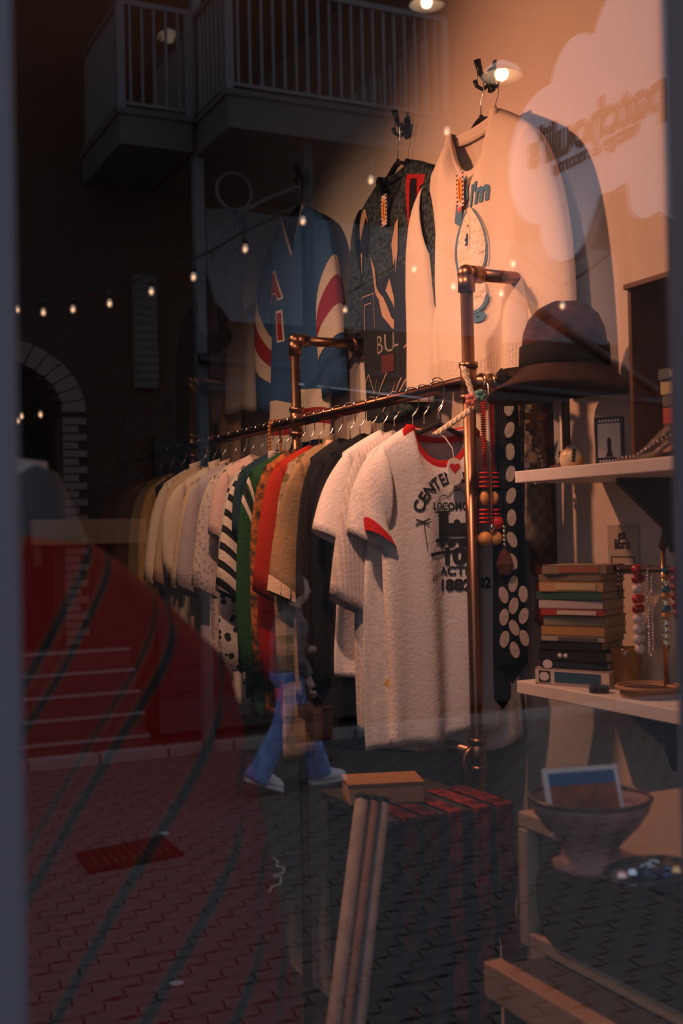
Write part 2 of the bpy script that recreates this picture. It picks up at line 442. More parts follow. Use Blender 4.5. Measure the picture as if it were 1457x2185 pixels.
def circ(cx, cy, r, n=16, ry=None): return [(cx+r*cos(2*pi*k/n), cy+(ry or r)*sin(2*pi*k/n)) for k in range(n)]
def rect(x0, y0, x1, y1): return [(x0, y0), (x1, y0), (x1, y1), (x0, y1)]
def arc_band(cx, cy, r, w, a0, a1, n=10, ry=None):
    ry = ry or r; out = []
    for k in range(n):
        a, b = a0+(a1-a0)*k/n, a0+(a1-a0)*(k+1)/n
        out.append([(cx+r*cos(a), cy+ry*sin(a)), (cx+r*cos(b), cy+ry*sin(b)), (cx+(r-w)*cos(b), cy+(ry-w)*sin(b)), (cx+(r-w)*cos(a), cy+(ry-w)*sin(a))])
    return out
def solid(o, t=0.0025):
    m = o.modifiers.new('thickness', 'SOLIDIFY'); m.thickness = t; m.offset = 0; return o
def make_garment(name, label, cat, g, m, loc, rz=0.0, group=None, collar=None, cuff=None, hem=None, tilt=0.0, hi=False, sleeve_m=None):
    T = Thing(name, label, cat, loc, rz, group)
    if tilt: T.o.rotation_euler = (0, tilt, rz)
    b = T.part('body', g.body(44, 40) if hi else g.body(24, 20), m); solid(b)
    if g.sleeve != 'none':
        for sd in (-1, 1):
            sl = T.part('sleeve', g.sleeve_bm(sd, n=16 if hi else 9, seg=20 if hi else 12), sleeve_m or m); solid(sl)
            if cuff: T.part('cuff', g.sleeve_bm(sd, 0.90, 1.0, 0.002, 3, 20), cuff, parent=sl)
    if collar: T.part('collar', g.collar_bm(w=0.020), collar)
    if hem:
        bm = bmesh.new()
        T.part('hem_band', hem_band(g, 0.93, 1.0), hem)
    return T
def hem_band(g, t0, t1, off=0.002, n=40):
    bm = bmesh.new(); R_ = []
    for t in (t0, t1):
        ring = []
        for k in range(n+1): s = -1+2*k/n; p = g.pt(s, t, -1); ring.append(p+Vector((0, -off, 0)))
        for k in range(n-1, 0, -1): s = -1+2*k/n; p = g.pt(s, t, 1); ring.append(p+Vector((0, off, 0)))
        R_.append([bm.verts.new(p) for p in ring])
    a, b = R_; m = len(a)
    for k in range(m): bm.faces.new((a[k], a[(k+1) % m], b[(k+1) % m], b[k]))
    return bm

# ------------------------------------------------------------------ hangers
def hanger(label, loc, kind='black', rz=0.0, group=None, half=0.172, drop=0.05, hook=0.07, rr=0.016):
    """loc = centre of the rail or hook that the wire loops over"""
    T = Thing('clothes_hanger', label, 'hanger', loc, rz, group)
    zb = -rr-hook
    pts = [(0.0, 0, zb), (0, 0, zb+hook*0.45), (0.010, 0, zb+hook*0.62), (0.0165, 0, zb+hook*0.8), (0.0165, 0, -0.004)]
    pts += [(0.0185*cos(a), 0, 0.0185*sin(a)+0.0) for a in [0.3*k for k in range(1, 11)]]
    T.part('hook', one(tube, pts, 0.0016, 6), chrome)
    bm = bmesh.new(); arc = []
    for k in range(-9, 10):
        s = k/9; arc.append((s*half, 0, zb-0.012-drop*abs(s)**1.7*1.0+0.010*math.exp(-(s*5)**2)))
    rr_ = [0.0105*(1-0.25*abs(k/9)) for k in range(-9, 10)]
    tube(bm, arc, rr_, 8, True, 0.55)
    T.part('shoulder_bar', bm, woodo if kind == 'wood' else black_vel)
    if kind == 'wood': pass
    T.part('hook_collar', one(tube, [(0, 0, zb-0.012), (0, 0, zb+0.008)], 0.005, 8), chrome if kind == 'wood' else black_vel)
    return T, loc[2]+zb-0.004

GR = 'clothes on the copper rail'
GY = 0.105
def on_rail(y, g, name, label, cat, m, hk='black', rz=0.0, dz=0.0, dx=0.0, hook=0.07, **k):
    hl = {'black': 'black', 'wood': 'orange wooden'}[hk]+' hanger inside the '+short(label)
    y += GY
    H, zn = hanger(hl, (XR+dx, y, ZRAIL), hk, rz, 'hangers on the copper rail', hook=hook+dz, half=min(0.15, g.sw-0.035))
    return make_garment(name, label, cat, g, m, (XR+dx, y, zn-0.002), rz, GR, **k)
def short(l):
    w = l.split(' with ')[0].split(' on the ')[0].split(' hanging')[0].split(',')[0]
    return w

white_t = cloth('white_jersey', (0.72, 0.68, 0.66))
white2 = cloth('heather_white', (0.62, 0.60, 0.60), pat='noise', col2=(0.74, 0.71, 0.68), scale=60)
tees = []
# 1 front ringer tee
g1 = Garment(sw=0.168, L=0.70, hw=0.145, fold=0.016, seed=3, th=0.04, nd=0.085, nw=0.078, slout=-0.025)
T1 = on_rail(Y1-0.02, g1, 'ringer_tee', 'white ringer tee with red collar and black centennial locomotive print', 'shirt', white_t, collar=None, hi=True, rz=radians(3), cuff=redf, dx=-0.03)
T1.part('collar', g1.collar_bm(w=0.026), redf, label='wide red rib collar')
def put_text(T, g, s, size, ox, oz, bold=0.0, rot=0.0, m=ink, shear=0.0, sx=1.0):
    bm = textbm(s, size, bold, shear=shear)
    if sx != 1: bmesh.ops.scale(bm, vec=(sx, 1, 1), verts=bm.verts)
    T.part('lettering', g.conform(bm, 0.004, ox, oz, 1.0, rot), m, smooth=False)
arcw = 'CENTENNIAL'
OX = 0.018
for k, ch in enumerate(arcw):
    a = radians(156-k*12.0); R_ = 0.108
    put_text(T1, g1, ch, 0.036, OX+R_*cos(a), -0.228+R_*sin(a)*1.0, 0.001, a-pi/2)
put_text(T1, g1, 'OF', 0.014, OX, -0.146)
put_text(T1, g1, 'LOCOMOTIVE', 0.024, OX, -0.185, 0.0008, sx=0.85)
put_text(T1, g1, '100', 0.050, OX, -0.298, 0.003)
put_text(T1, g1, 'of', 0.026, OX-0.066, -0.342, 0.0, 0.0, ink, 0.5)
put_text(T1, g1, 'ACTIVITY', 0.026, OX+0.013, -0.330, 0.001)
put_text(T1, g1, '1882-1982', 0.034, OX+0.028, -0.362, 0.0015)
loco = [rect(-0.075, -0.055, -0.035, 0.035), rect(-0.085, 0.035, -0.028, 0.042), rect(-0.04, -0.045, 0.06, 0.0), rect(0.03, 0.0, 0.042, 0.035), rect(0.025, 0.033, 0.048, 0.042),
        circ(-0.005, 0.002, 0.011), rect(-0.09, -0.065, 0.085, -0.052), circ(-0.06, -0.068, 0.014), circ(-0.025, -0.068, 0.014), circ(0.01, -0.068, 0.014), circ(0.045, -0.068, 0.014),
        [(0.06, -0.05), (0.095, -0.075), (0.06, -0.075)], [(-0.115, -0.10), (0.105, -0.078), (0.105, -0.086), (-0.115, -0.112)]]
T1.part('print', g1.conform(flat(loco), 0.0042, OX, -0.222, 0.66, 0.0), ink, label='black steam locomotive on a track', smooth=False)
puff = arc_band(0.0, 0.0, 0.022, 0.002, 0.2, pi-0.2)+arc_band(0.035, -0.004, 0.018, 0.002, 0.2, 2.5)+arc_band(-0.034, -0.006, 0.016, 0.002, 0.7, pi)
T1.part('print', g1.conform(flat(puff), 0.0042, OX, -0.168), ink, label='thin black smoke outline', smooth=False)
sig = [rect(-0.001, -0.05, 0.001, 0.02), [(-0.02, 0.012), (0.02, 0.022), (0.02, 0.026), (-0.02, 0.016)], [(-0.018, 0.026), (0.014, 0.008), (0.016, 0.011), (-0.016, 0.029)]]
T1.part('print', g1.conform(flat(sig), 0.0042, OX-0.09, -0.235, 0.9, 0.12), ink, label='thin crossing signal', smooth=False)
# swing tag on its own cord: rests in the tee's neck
tag = Thing('swing_tag', 'rounded white swing tag with red heart hanging at the red collar', 'tag', T1.loc+Vector((0.0, -0.035, -0.075)), 0)
tp = [(0.018*cos(a), 0.045+0.018*sin(a)-0.065) for a in [k*pi/8 for k in range(9)]]+[(0.018*cos(a), -0.035+0.018*sin(a)-0.01) for a in [pi+k*pi/8 for k in range(9)]]
bm = bmesh.new(); poly_prism(bm, tp, -0.031, -0.029); tag.part('card', bm, mat('tag_card', (0.8, 0.76, 0.7), 0.7), smooth=False)
hp = [(0.013*sin(t)**3*1.0, 0.0008*(13*cos(t)-5*cos(2*t)-2*cos(3*t)-cos(4*t))) for t in [2*pi*k/28 for k in range(28)]]
bm = bmesh.new(); poly_prism(bm, [(x, y-0.024) for x, y in hp], -0.0322, -0.031); tag.part('heart', bm, mat('heart_red', (0.6, 0.02, 0.02), 0.6), smooth=False)
tag.part('cord', one(tube, [(0, -0.03, -0.01), (0.002, -0.02, 0.02), (-0.004, 0.0, 0.045), (0.0, 0.03, 0.055)], 0.0012, 5), white_paint)
# 2
g2 = Garment(L=0.735, hw=0.205, sw=0.18, fold=0.02, seed=11, th=0.032, nd=0.08, slout=0.0)
T2 = on_rail(Y1+0.035, g2, 'printed_tee', 'heather white tee with green swirl and yellow spots, behind the ringer tee', 'shirt', white2, hi=True, rz=radians(-4), hook=0.075)
gm = cloth('print_green', (0.02, 0.12, 0.05)); ym = cloth('print_yellow', (0.65, 0.36, 0.04))
T2.part('print', g2.conform(flat(arc_band(0, 0, 0.09, 0.035, 2.4, 4.9, 14)), 0.004, -0.06, -0.47), gm, label='dark green curved swirl', smooth=False)
for c_ in (circ(-0.135, -0.40, 0.012), circ(-0.12, -0.385, 0.009), circ(-0.135, -0.545, 0.011), circ(-0.138, -0.575, 0.019, 6)): T2.part('yellow_spot', g2.conform(flat([c_]), 0.004), ym, smooth=False)
T2.part('print', g2.conform(flat([circ(-0.10, -0.27, 0.05, 14, 0.035), [(-0.15, -0.30), (-0.07, -0.30), (-0.06, -0.33), (-0.13, -0.35), (-0.15, -0.32)]]), 0.004), ink, label='black brush mark', smooth=False)
# 3, 4
g3 = Garment(L=0.70, hw=0.20, sw=0.18, fold=0.018, seed=21, th=0.034, sleeve='half', slout=0.0)
on_rail(Y1+0.10, g3, 'ribbed_shirt', 'pale grey ribbed half sleeve top, between two white tees', 'shirt', cloth('ribbed_grey', (0.58, 0.53, 0.50), pat='stripex', col2=(0.48, 0.44, 0.43), scale=700), hi=True, rz=radians(2))
g4 = Garment(L=0.58, hw=0.21, sw=0.185, fold=0.02, seed=33, th=0.036, slout=0.03)
on_rail(Y1+0.155, g4, 'boxy_tee', 'plain white boxy tee with wide sleeves, against the black clothes', 'shirt', white_t, hi=True, rz=radians(-3), hook=0.065)
black_c = cloth('black_cotton', (0.010, 0.010, 0.011)); 
rows = [
 # y, name, label, cat, material, garment kwargs, hanger
 (0.25, 'black_tee', 'black cotton tee behind the white boxy tee', 'shirt', black_c, dict(L=0.72, seed=5), 'black'),
 (0.31, 'black_jacket', 'long sleeved black jacket in the gap of the rail', 'jacket', cloth('black_wool', (0.014, 0.013, 0.014)), dict(L=0.78, sleeve='long', seed=6), 'black'),
 (0.37, 'black_sweatshirt', 'black sweatshirt next to the khaki tee', 'sweatshirt', cloth('faded_black', (0.018, 0.017, 0.017)), dict(L=0.7, sleeve='long', seed=61), 'black'),
 (0.44, 'khaki_tee', 'khaki tee with pale trim and black figure print', 'shirt', cloth('khaki', (0.34, 0.22, 0.11), pat='noise', col2=(0.24, 0.17, 0.09), scale=9), dict(L=0.66, seed=7, sleeve='half', slout=0.01), 'wood'),
 (0.50, 'plaid_shirt', 'cream and green plaid shirt on the rail', 'shirt', cloth('plaid_cream', (0.36, 0.28, 0.19), pat='plaid', col2=(0.12, 0.11, 0.05), scale=120), dict(L=0.82, sleeve='long', seed=8), 'black'),
 (0.575, 'orange_red_shirt', 'orange red smooth shirt beside the plaid shirt', 'shirt', cloth('orange_red', (0.36, 0.03, 0.010)), dict(L=0.74, sleeve='half', seed=9), 'wood'),
 (0.635, 'varsity_sweater', 'deep red varsity sweater with black cream and gold chevron', 'sweater', cloth('deep_red', (0.27, 0.014, 0.010)), dict(L=0.70, sleeve='long', seed=10), 'black'),
 (0.70, 'tweed_cardigan', 'brown and orange flecked tweed cardigan', 'cardigan', cloth('tweed', (0.45, 0.15, 0.03), pat='noise', col2=(0.06, 0.04, 0.03), scale=55), dict(L=0.74, sleeve='long', seed=12), 'wood'),
 (0.83, 'teal_shirt', 'dark teal shirt between the green jersey and the striped shirt', 'shirt', cloth('teal', (0.02, 0.05, 0.06)), dict(L=0.70, sleeve='short', slout=-0.02, seed=13), 'black'),
 (0.765, 'green_jersey', 'green jersey with white and black shoulder stripes', 'shirt', cloth('green', (0.022, 0.085, 0.026)), dict(L=0.74, sleeve='long', seed=14), 'black'),
 (0.89, 'striped_shirt', 'shirt with bold black and white stripes', 'shirt', cloth('bold_stripe', (0.70, 0.62, 0.52), pat='diag', col2=(0.02, 0.02, 0.02), scale=110), dict(L=0.66, sleeve='half', seed=15), 'wood'),
 (0.95, 'floral_blouse', 'white blouse with small black flower print', 'blouse', cloth('floral', (0.60, 0.55, 0.50), pat='spots', col2=(0.03, 0.03, 0.03), scale=38), dict(L=0.74, sleeve='long', seed=16), 'black'),
 (1.01, 'pink_blouse', 'pale pink pleated blouse next to the floral blouse', 'blouse', cloth('pale_pink', (0.70, 0.50, 0.44)), dict(L=0.74, seed=17, fold=0.02, nf=7), 'black'),
 (1.08, 'lace_blouse', 'off white lace trimmed blouse with puffed sleeves', 'blouse', cloth('lace', (0.62, 0.52, 0.46), pat='spots', col2=(0.4, 0.34, 0.32), scale=70), dict(L=0.76, sleeve='half', seed=18, fold=0.02, nf=6), 'black'),
 (1.15, 'cream_blouse', 'cream blouse with soft vertical folds', 'blouse', cloth('cream', (0.66, 0.54, 0.42)), dict(L=0.78, seed=19, fold=0.022, nf=6), 'wood'),
 (1.23, 'lilac_top', 'washed lilac grey top among the pale blouses', 'shirt', cloth('lilac', (0.44, 0.38, 0.40)), dict(L=0.72, sleeve='half', seed=20), 'black'),
 (1.31, 'beige_shirt', 'beige buttoned shirt with turned up sleeves', 'shirt', cloth('beige', (0.58, 0.44, 0.30)), dict(L=0.76, sleeve='half', seed=22), 'wood'),
 (1.40, 'ivory_shirt', 'ivory ruffled shirt beside the beige shirt', 'shirt', cloth('ivory', (0.66, 0.56, 0.44)), dict(L=0.72, sleeve='puff', seed=23, fold=0.02, nf=7), 'black'),
 (1.50, 'tan_shirt', 'light tan shirt halfway along the rail', 'shirt', cloth('tan', (0.52, 0.38, 0.25)), dict(L=0.8, sleeve='half', seed=24), 'wood'),
 (1.60, 'white_shirt', 'white collared shirt, last pale one before the black vest', 'shirt', cloth('shirt_white', (0.68, 0.6, 0.5)), dict(L=0.78, sleeve='half', seed=25), 'black'),
 (1.71, 'black_vest', 'black sleeveless vest between pale shirts and mustard jacket', 'vest', cloth('vest_black', (0.012, 0.012, 0.013)), dict(L=0.7, sleeve='none', seed=26), 'black'),
 (1.82, 'mustard_jacket', 'mustard beige jacket toward the far end of the rail', 'jacket', cloth('mustard', (0.40, 0.27, 0.11)), dict(L=0.82, sleeve='long', seed=27), 'wood'),
 (1.95, 'olive_shirt', 'dull olive shirt behind the mustard jacket', 'shirt', cloth('olive', (0.22, 0.18, 0.10)), dict(L=0.84, sleeve='long', seed=28), 'wood'),
 (2.09, 'brown_coat', 'brown coat deep in the shade of the rail', 'coat', cloth('brown', (0.11, 0.06, 0.035)), dict(L=0.95, sleeve='long', seed=29), 'wood'),
 (2.23, 'grey_coat', 'charcoal grey coat behind the brown coat', 'coat', cloth('charcoal', (0.05, 0.05, 0.05)), dict(L=0.95, sleeve='long', seed=30), 'black'),
 (2.38, 'maroon_cardigan', 'maroon cardigan near the fourth rack post', 'cardigan', cloth('maroon', (0.14, 0.015, 0.015)), dict(L=0.8, sleeve='long', seed=31), 'black'),
 (2.54, 'black_coat', 'long black coat near the far end of the rail', 'coat', cloth('coat_black', (0.015, 0.015, 0.016)), dict(L=0.98, sleeve='long', seed=32), 'black'),
 (2.70, 'dark_red_shirt', 'dark red shirt, farthest garment on the rail', 'shirt', cloth('dark_red', (0.13, 0.012, 0.01)), dict(L=0.8, sleeve='long', seed=34), 'black'),
]
made = {}
for (dy, nm, lb, ct, m_, kw, hk) in rows:
    kw = dict(kw); kw.setdefault('sleeve', 'short'); kw.setdefault('th', 0.022); kw.setdefault('fold', 0.013)
    kw['sw'] = 0.180+random.uniform(-0.010, 0.012); kw['hw'] = kw['sw']+random.uniform(-0.01, 0.025)
    g = Garment(**kw)
    made[nm] = (on_rail(Y1+dy, g, nm, lb, ct, m_, hk, rz=radians(random.uniform(-5, 5)), hook=0.065+random.uniform(-0.004, 0.02)), g)
T, g = made['khaki_tee']
T.part('collar', g.collar_bm(w=0.018), cloth('pale_trim', (0.66, 0.5, 0.36)), label='pale neck trim')
for sd in (-1, 1): T.part('cuff', g.sleeve_bm(sd, 0.93, 1.0, 0.002, 3, 14), cloth('pale_trim_cuff', (0.66, 0.5, 0.36)), label='pale sleeve trim')
T.part('print', g.conform(flat([circ(-0.13, -0.16, 0.03), rect(-0.16, -0.28, -0.11, -0.19), rect(-0.15, -0.40, -0.135, -0.28), rect(-0.125, -0.40, -0.11, -0.28)]), 0.004), ink, label='black figure print', smooth=False)
T, g = made['varsity_sweater']
for c_, t0, nm in (((0.012, 0.012, 0.014), 0.10, 'black'), ((0.66, 0.55, 0.42), 0.055, 'cream'), ((0.42, 0.2, 0.04), 0.02, 'gold')):
    pts = []
    for sgn in (-1, 1):
        pts.append([(0, -g.L+t0-0.07), (sgn*0.2, -g.L+t0+0.06), (sgn*0.2, -g.L+t0+0.10), (0, -g.L+t0-0.03)])
    T.part('chevron', g.conform(flat(pts), 0.004), cloth('chevron_'+nm, c_), label=nm+' chevron band', smooth=False)
# point shaped hem panel seen hanging below the red sweater
bm = bmesh.new()
T, g = made['green_jersey']
for sd in (-1, 1):
    for k, c_ in enumerate(((0.7, 0.62, 0.52), (0.02, 0.02, 0.02), (0.7, 0.62, 0.52))):
        T.part('shoulder_stripe', g.sleeve_bm(sd, 0.10+k*0.08, 0.15+k*0.08, 0.0025, 2, 14), cloth('sh_%d' % k, c_))
T, g = made['teal_shirt']; T.part('collar', g.collar_bm(w=0.02), cloth('pale_collar', (0.55, 0.5, 0.42)))
for nm in ('beige_shirt', 'white_shirt', 'plaid_shirt', 'ivory_shirt'):
    T, g = made[nm]
    bm = bmesh.new()
    for sd in (-1, 1):
        vs = [(sd*0.01, -0.03, -0.06), (sd*0.075, -0.036, -0.085), (sd*0.088, -0.008, 0.012), (sd*0.04, 0.012, 0.028), (sd*0.05, -0.01, 0.0)]
        bm.faces.new([bm.verts.new(v) for v in (vs if sd > 0 else vs[::-1])])
    solid(T.part('collar', bm, T.o.children[0].data.materials[0]), 0.003)
    for k in range(6): T.part('button', one(ball, (0.0, g.front(0, -0.11-k*0.09)-0.003, -0.11-k*0.09), 0.005, 6), white_paint)

# bead loop hung over the rail, and braided scarf over the ringer tee
bl = Thing('bead_loop', 'string of pale wooden beads looped over the rail', 'necklace', (XR, Y1+1.13, ZRAIL))
for k in range(26):
    a = k/25
    x = -0.019*cos(min(1, a*3)*pi*0.5) if a < 0 else None
    if k < 6: q = (0.019*cos(pi*k/5), 0.019*sin(pi*k/5))
    elif k < 16: q = (-0.019, -(k-5)*0.0115)
    else: q = (0.019, -(k-15)*0.0115)
    bl.part('bead', one(ball, (q[0], 0, q[1]), 0.0062, 8), woodo)
br = Thing('braided_cord', 'cream braided cord with pink and green flower draped over the rail end', 'cord', (XR-0.05, Y1-0.04, ZRAIL))
for ph_ in (0, 2.09, 4.19):
    pts = []
    for k in range(46):
        a = k/45
        base = Vector((0.022*sin(a*2), -0.02-0.04*a, 0.022-0.012*k*0.35 if k < 20 else 0.022-0.084-0.0))
        if k >= 20: base = Vector((0.02-0.0042*(k-20), -0.04, -0.062-0.0026*(k-20)))
        pts.append(base+Vector((0.004*cos(a*34+ph_), 0.004*sin(a*34+ph_), 0.002*sin(a*34+ph_))))
    br.part('strand', one(tube, pts, 0.0036, 6), cloth('cord_cream', (0.72, 0.6, 0.45)))
for c_, o_ in (((0.75, 0.22, 0.18), (-0.002, -0.05, -0.052)), ((0.12, 0.3, 0.22), (0.022, -0.05, -0.042))):
    for k in range(5): br.part('petal', one(ball, (o_[0]+0.008*cos(k*1.257), o_[1], o_[2]+0.008*sin(k*1.257)), 0.0065, 8), mat('petal', c_, 0.7))

# ================================================================== WALL GARMENTS
def robe_hook(label, u, v, sc=1.0):
    p = P(u, v, X=XW-0.035)
    T = Thing('wall_hook', label, 'hook', (XW, p.y, p.z), -pi/2, 'black hooks on the side wall')
    T.part('plate', one(box, (0, -0.004, -0.01), (0.022, 0.010, 0.06), 0, 0.003), black_pl)
    T.part('upper_prong', one(tube, [(0, -0.006, -0.012), (0, -0.022, -0.014), (0, -0.036, 0.004), (0, -0.044, 0.034)], [0.006, 0.007, 0.0075, 0.0095], 10), black_pl)
    for sx in (-1, 1): T.part('lower_prong', one(tube, [(0, -0.008, -0.02), (sx*0.014, -0.02, -0.032), (sx*0.022, -0.032, -0.022), (sx*0.024, -0.036, -0.008)], [0.005, 0.0055, 0.005, 0.0065], 8), black_pl)
    return Vector((XW-0.036, p.y, p.z-0.012))
def wall_hang(u, v, what, rz=0.0, half=0.2):
    q = robe_hook('black double hook holding the '+what, u, v)
    H, zn = hanger('black velvet hanger of the '+what, (q.x, q.y, q.z), 'black', -pi/2+rz, 'hangers on the side wall', half=half-0.035, drop=0.06, hook=0.085, rr=0.014)
    return q, zn
# sweatshirt
q, zn = wall_hang(1025, 158, 'cream sweatshirt', radians(-4), 0.2)
gs = Garment(sw=0.255, slope=0.085, L=0.635, hw=0.235, th=0.034, nw=0.10, nd=0.125, fold=0.018, seed=41, sleeve='long', slout=0.085, hemw=0.012)
sweat_m = cloth('cream_fleece', (0.72, 0.60, 0.49), bump=0.12)
TS = make_garment('sweatshirt', 'cream sweatshirt with fluffy dog print hanging high on the wall', 'sweatshirt', gs, sweat_m, (q.x-0.028, q.y-0.012, zn-0.012), -pi/2+radians(-2), None, hi=True)
TS.part('collar', gs.collar_bm(w=0.026), sweat_m)
TS.part('hem_band', hem_band(gs, 0.90, 1.0, 0.003, 60), cloth('cream_rib', (0.70, 0.58, 0.46), pat='stripex', col2=(0.6, 0.48, 0.37), scale=900))
for sd in (-1, 1): TS.part('cuff', gs.sleeve_bm(sd, 0.89, 1.0, 0.001, 3, 20), sweat_m)
blue = cloth('print_blue', (0.10, 0.22, 0.34)); pink = cloth('print_pink', (0.75, 0.16, 0.14)); furm = cloth('print_fur', (0.80, 0.68, 0.56), bump=1.0, bscale=60)
put_text(TS, gs, "I'm", 0.068, 0.072, -0.20, 0.003, 0, blue, 0.25)
put_text(TS, gs, "dog", 0.07, 0.03, -0.465, 0.003, 0, blue, 0.25)
TS.part('print', gs.conform(flat([circ(0, 0, 0.072, 28, 0.098)]+[circ(0.03, -0.11, 0.036, 16, 0.044)]), 0.005, 0.024, -0.325), furm, label='raised fluffy dog head', smooth=False)
TS.part('print', gs.conform(flat(arc_band(0, 0, 0.078, 0.007, 1.7, 5.6, 26, 0.104)+arc_band(0.03, -0.11, 0.042, 0.008, 3.3, 6.1, 14, 0.05)+arc_band(0, 0, 0.078, 0.004, -0.5, 1.2, 12, 0.104)), 0.0055, 0.024, -0.325), blue, label='blue outline of the dog', smooth=False)
TS.part('print', gs.conform(flat([circ(-0.012, 0.03, 0.010, 14, 0.016), [(-0.035, 0.035), (-0.02, 0.025), (-0.02, 0.035)], [(-0.035, 0.02), (-0.02, 0.018), (-0.02, 0.026)]]+arc_band(-0.004, 0.028, 0.022, 0.002, -0.9, 1.9, 10, 0.036)), 0.0065, 0.024, -0.325), cloth('print_navy', (0.03, 0.05, 0.10)), label='dark eye with lashes', smooth=False)
TS.part('print', gs.conform(flat([[(-0.055, 0.105), (-0.015, 0.12), (-0.02, 0.15), (-0.06, 0.135)]]), 0.0065, 0.024, -0.325), pink, label='pink bow', smooth=False)
TS.part('print', gs.conform(flat([[(-0.072, 0.085), (-0.05, 0.07), (-0.035, 0.11), (-0.062, 0.13)], [(-0.02, 0.115), (0.002, 0.125), (0.0, 0.17), (-0.018, 0.16)], [(-0.05, 0.15), (-0.035, 0.14), (-0.03, 0.18), (-0.045, 0.20)]]), 0.006, 0.024, -0.325), blue, label='blue bow edge', smooth=False)
def paper_tag(label, par, g, z, h=0.085, w=0.034):
    o = par.o; rz = o.rotation_euler[2]
    off = Matrix.Rotation(rz, 3, 'Z') @ Vector((0, g.front(0, z-0.05)-0.014, z))
    t = Thing('price_tag', label, 'tag', par.loc+off, rz, 'yellow oval price tags')
    t.part('card', one(box, (0, 0, -h/2), (w, 0.0012, h)), mat('tag_pink', (0.72, 0.52, 0.45), 0.7), smooth=False)
    for k in range(8):
        for sx in (-1, 1): t.part('stripe', one(box, (sx*w*0.40, -0.001, -h*(k+0.5)/8), (w*0.2, 0.0006, h*0.045)), ink, smooth=False)
    bm = bmesh.new(); poly_prism(bm, [(a, b-h/2) for a, b in circ(0, 0, w*0.34, 20, h*0.36)], -0.0022, -0.0006); ov = t.part('oval', bm, mat('tag_yellow', (0.75, 0.33, 0.03), 0.6), smooth=False)
    bm = textbm("patchouli's", h*0.13, 0.0003, 'CENTER')
    for v in bm.verts: v.co = (-v.co.y, -0.0032, v.co.x-h/2)
    t.part('lettering', bm, mat('tag_red_ink', (0.4, 0.05, 0.01), 0.6), parent=None, smooth=False)
    t.part('string', one(tube, [(0, 0, 0), (0.002, 0.006, 0.015), (0, 0.02, 0.03)], 0.0008, 5), ink)
paper_tag('striped tag with yellow oval at the neck of the cream sweatshirt', TS, gs, -0.128)
# dark sweater
q, zn = wall_hang(848, 262, 'dark patterned sweater', radians(-3), 0.19)
gk = Garment(sw=0.235, slope=0.06, L=0.70, hw=0.20, th=0.026, nw=0.085, nd=0.075, fold=0.014, seed=43, sleeve='half', slout=0.03)
knit = cloth('charcoal_teal_knit', (0.055, 0.085, 0.09), pat='noise', col2=(0.012, 0.014, 0.018), scale=90, bump=0.6)
TK = make_garment('patterned_sweater', 'dark short sleeved sweater with beige figures and red block letter', 'sweater', gk, knit, (q.x-0.004, q.y+0.01, zn-0.012), -pi/2+radians(-2), None, hi=True)
TK.part('collar', gk.collar_bm(w=0.018), black_c)
bg_ = cloth('print_beige', (0.52, 0.33, 0.2)); rd = cloth('print_red', (0.42, 0.02, 0.015)); 
def pr(T, g, polys, m, label, off=0.005): T.part('print', g.conform(flat(polys), off), m, label=label, smooth=False)
pr(TK, gk, [rect(-0.22, -0.48, 0.2, -0.30), rect(-0.2, -0.69, 0.195, -0.48)], cloth('lower_black', (0.02, 0.024, 0.03)), 'plain dark lower block', 0.003)
pr(TK, gk, [[(0.115, -0.05), (0.205, -0.075), (0.215, -0.23), (0.125, -0.22)]], rd, 'red block letter frame', 0.0045)
pr(TK, gk, [[(0.128, -0.20), (0.140, -0.07), (0.165, -0.075), (0.168, -0.205)], [(0.178, -0.19), (0.182, -0.10), (0.196, -0.10), (0.200, -0.20)]], black_c, 'black letter core', 0.0065)
pr(TK, gk, [circ(-0.175, -0.13, 0.035, 16, 0.06), [(-0.22, -0.2), (-0.18, -0.19), (-0.19, -0.26), (-0.22, -0.27)]], bg_, 'beige rounded figure', 0.0045)
pr(TK, gk, [[(-0.21, -0.18), (-0.15, -0.10), (-0.135, -0.14), (-0.15, -0.22)]], black_c, 'black inner figure', 0.006)
pr(TK, gk, [[(-0.13, -0.22), (-0.09, -0.27), (-0.075, -0.32), (-0.03, -0.36), (0.0, -0.42), (0.06, -0.45), (0.06, -0.47), (0.0, -0.45), (-0.04, -0.41), (-0.055, -0.36), (-0.095, -0.33), (-0.11, -0.29)],
    [(0.02, -0.22), (0.05, -0.17), (0.075, -0.16), (0.08, -0.25), (0.06, -0.31), (0.05, -0.26), (0.03, -0.28)], [(-0.02, -0.34), (0.0, -0.31), (0.015, -0.35), (0.05, -0.40), (0.04, -0.41), (0.0, -0.37)]], bg_, 'beige jagged branch', 0.0052)
put_text(TK, gk, 'BULL', 0.075, 0.0, -0.49, -0.0005, 0, cloth('print_grey', (0.3, 0.27, 0.25)))
pr(TK, gk, [rect(-0.05, -0.57, 0.06, -0.52)], cloth('dull_maroon', (0.1, 0.03, 0.035)), 'dull maroon block')
zz = []
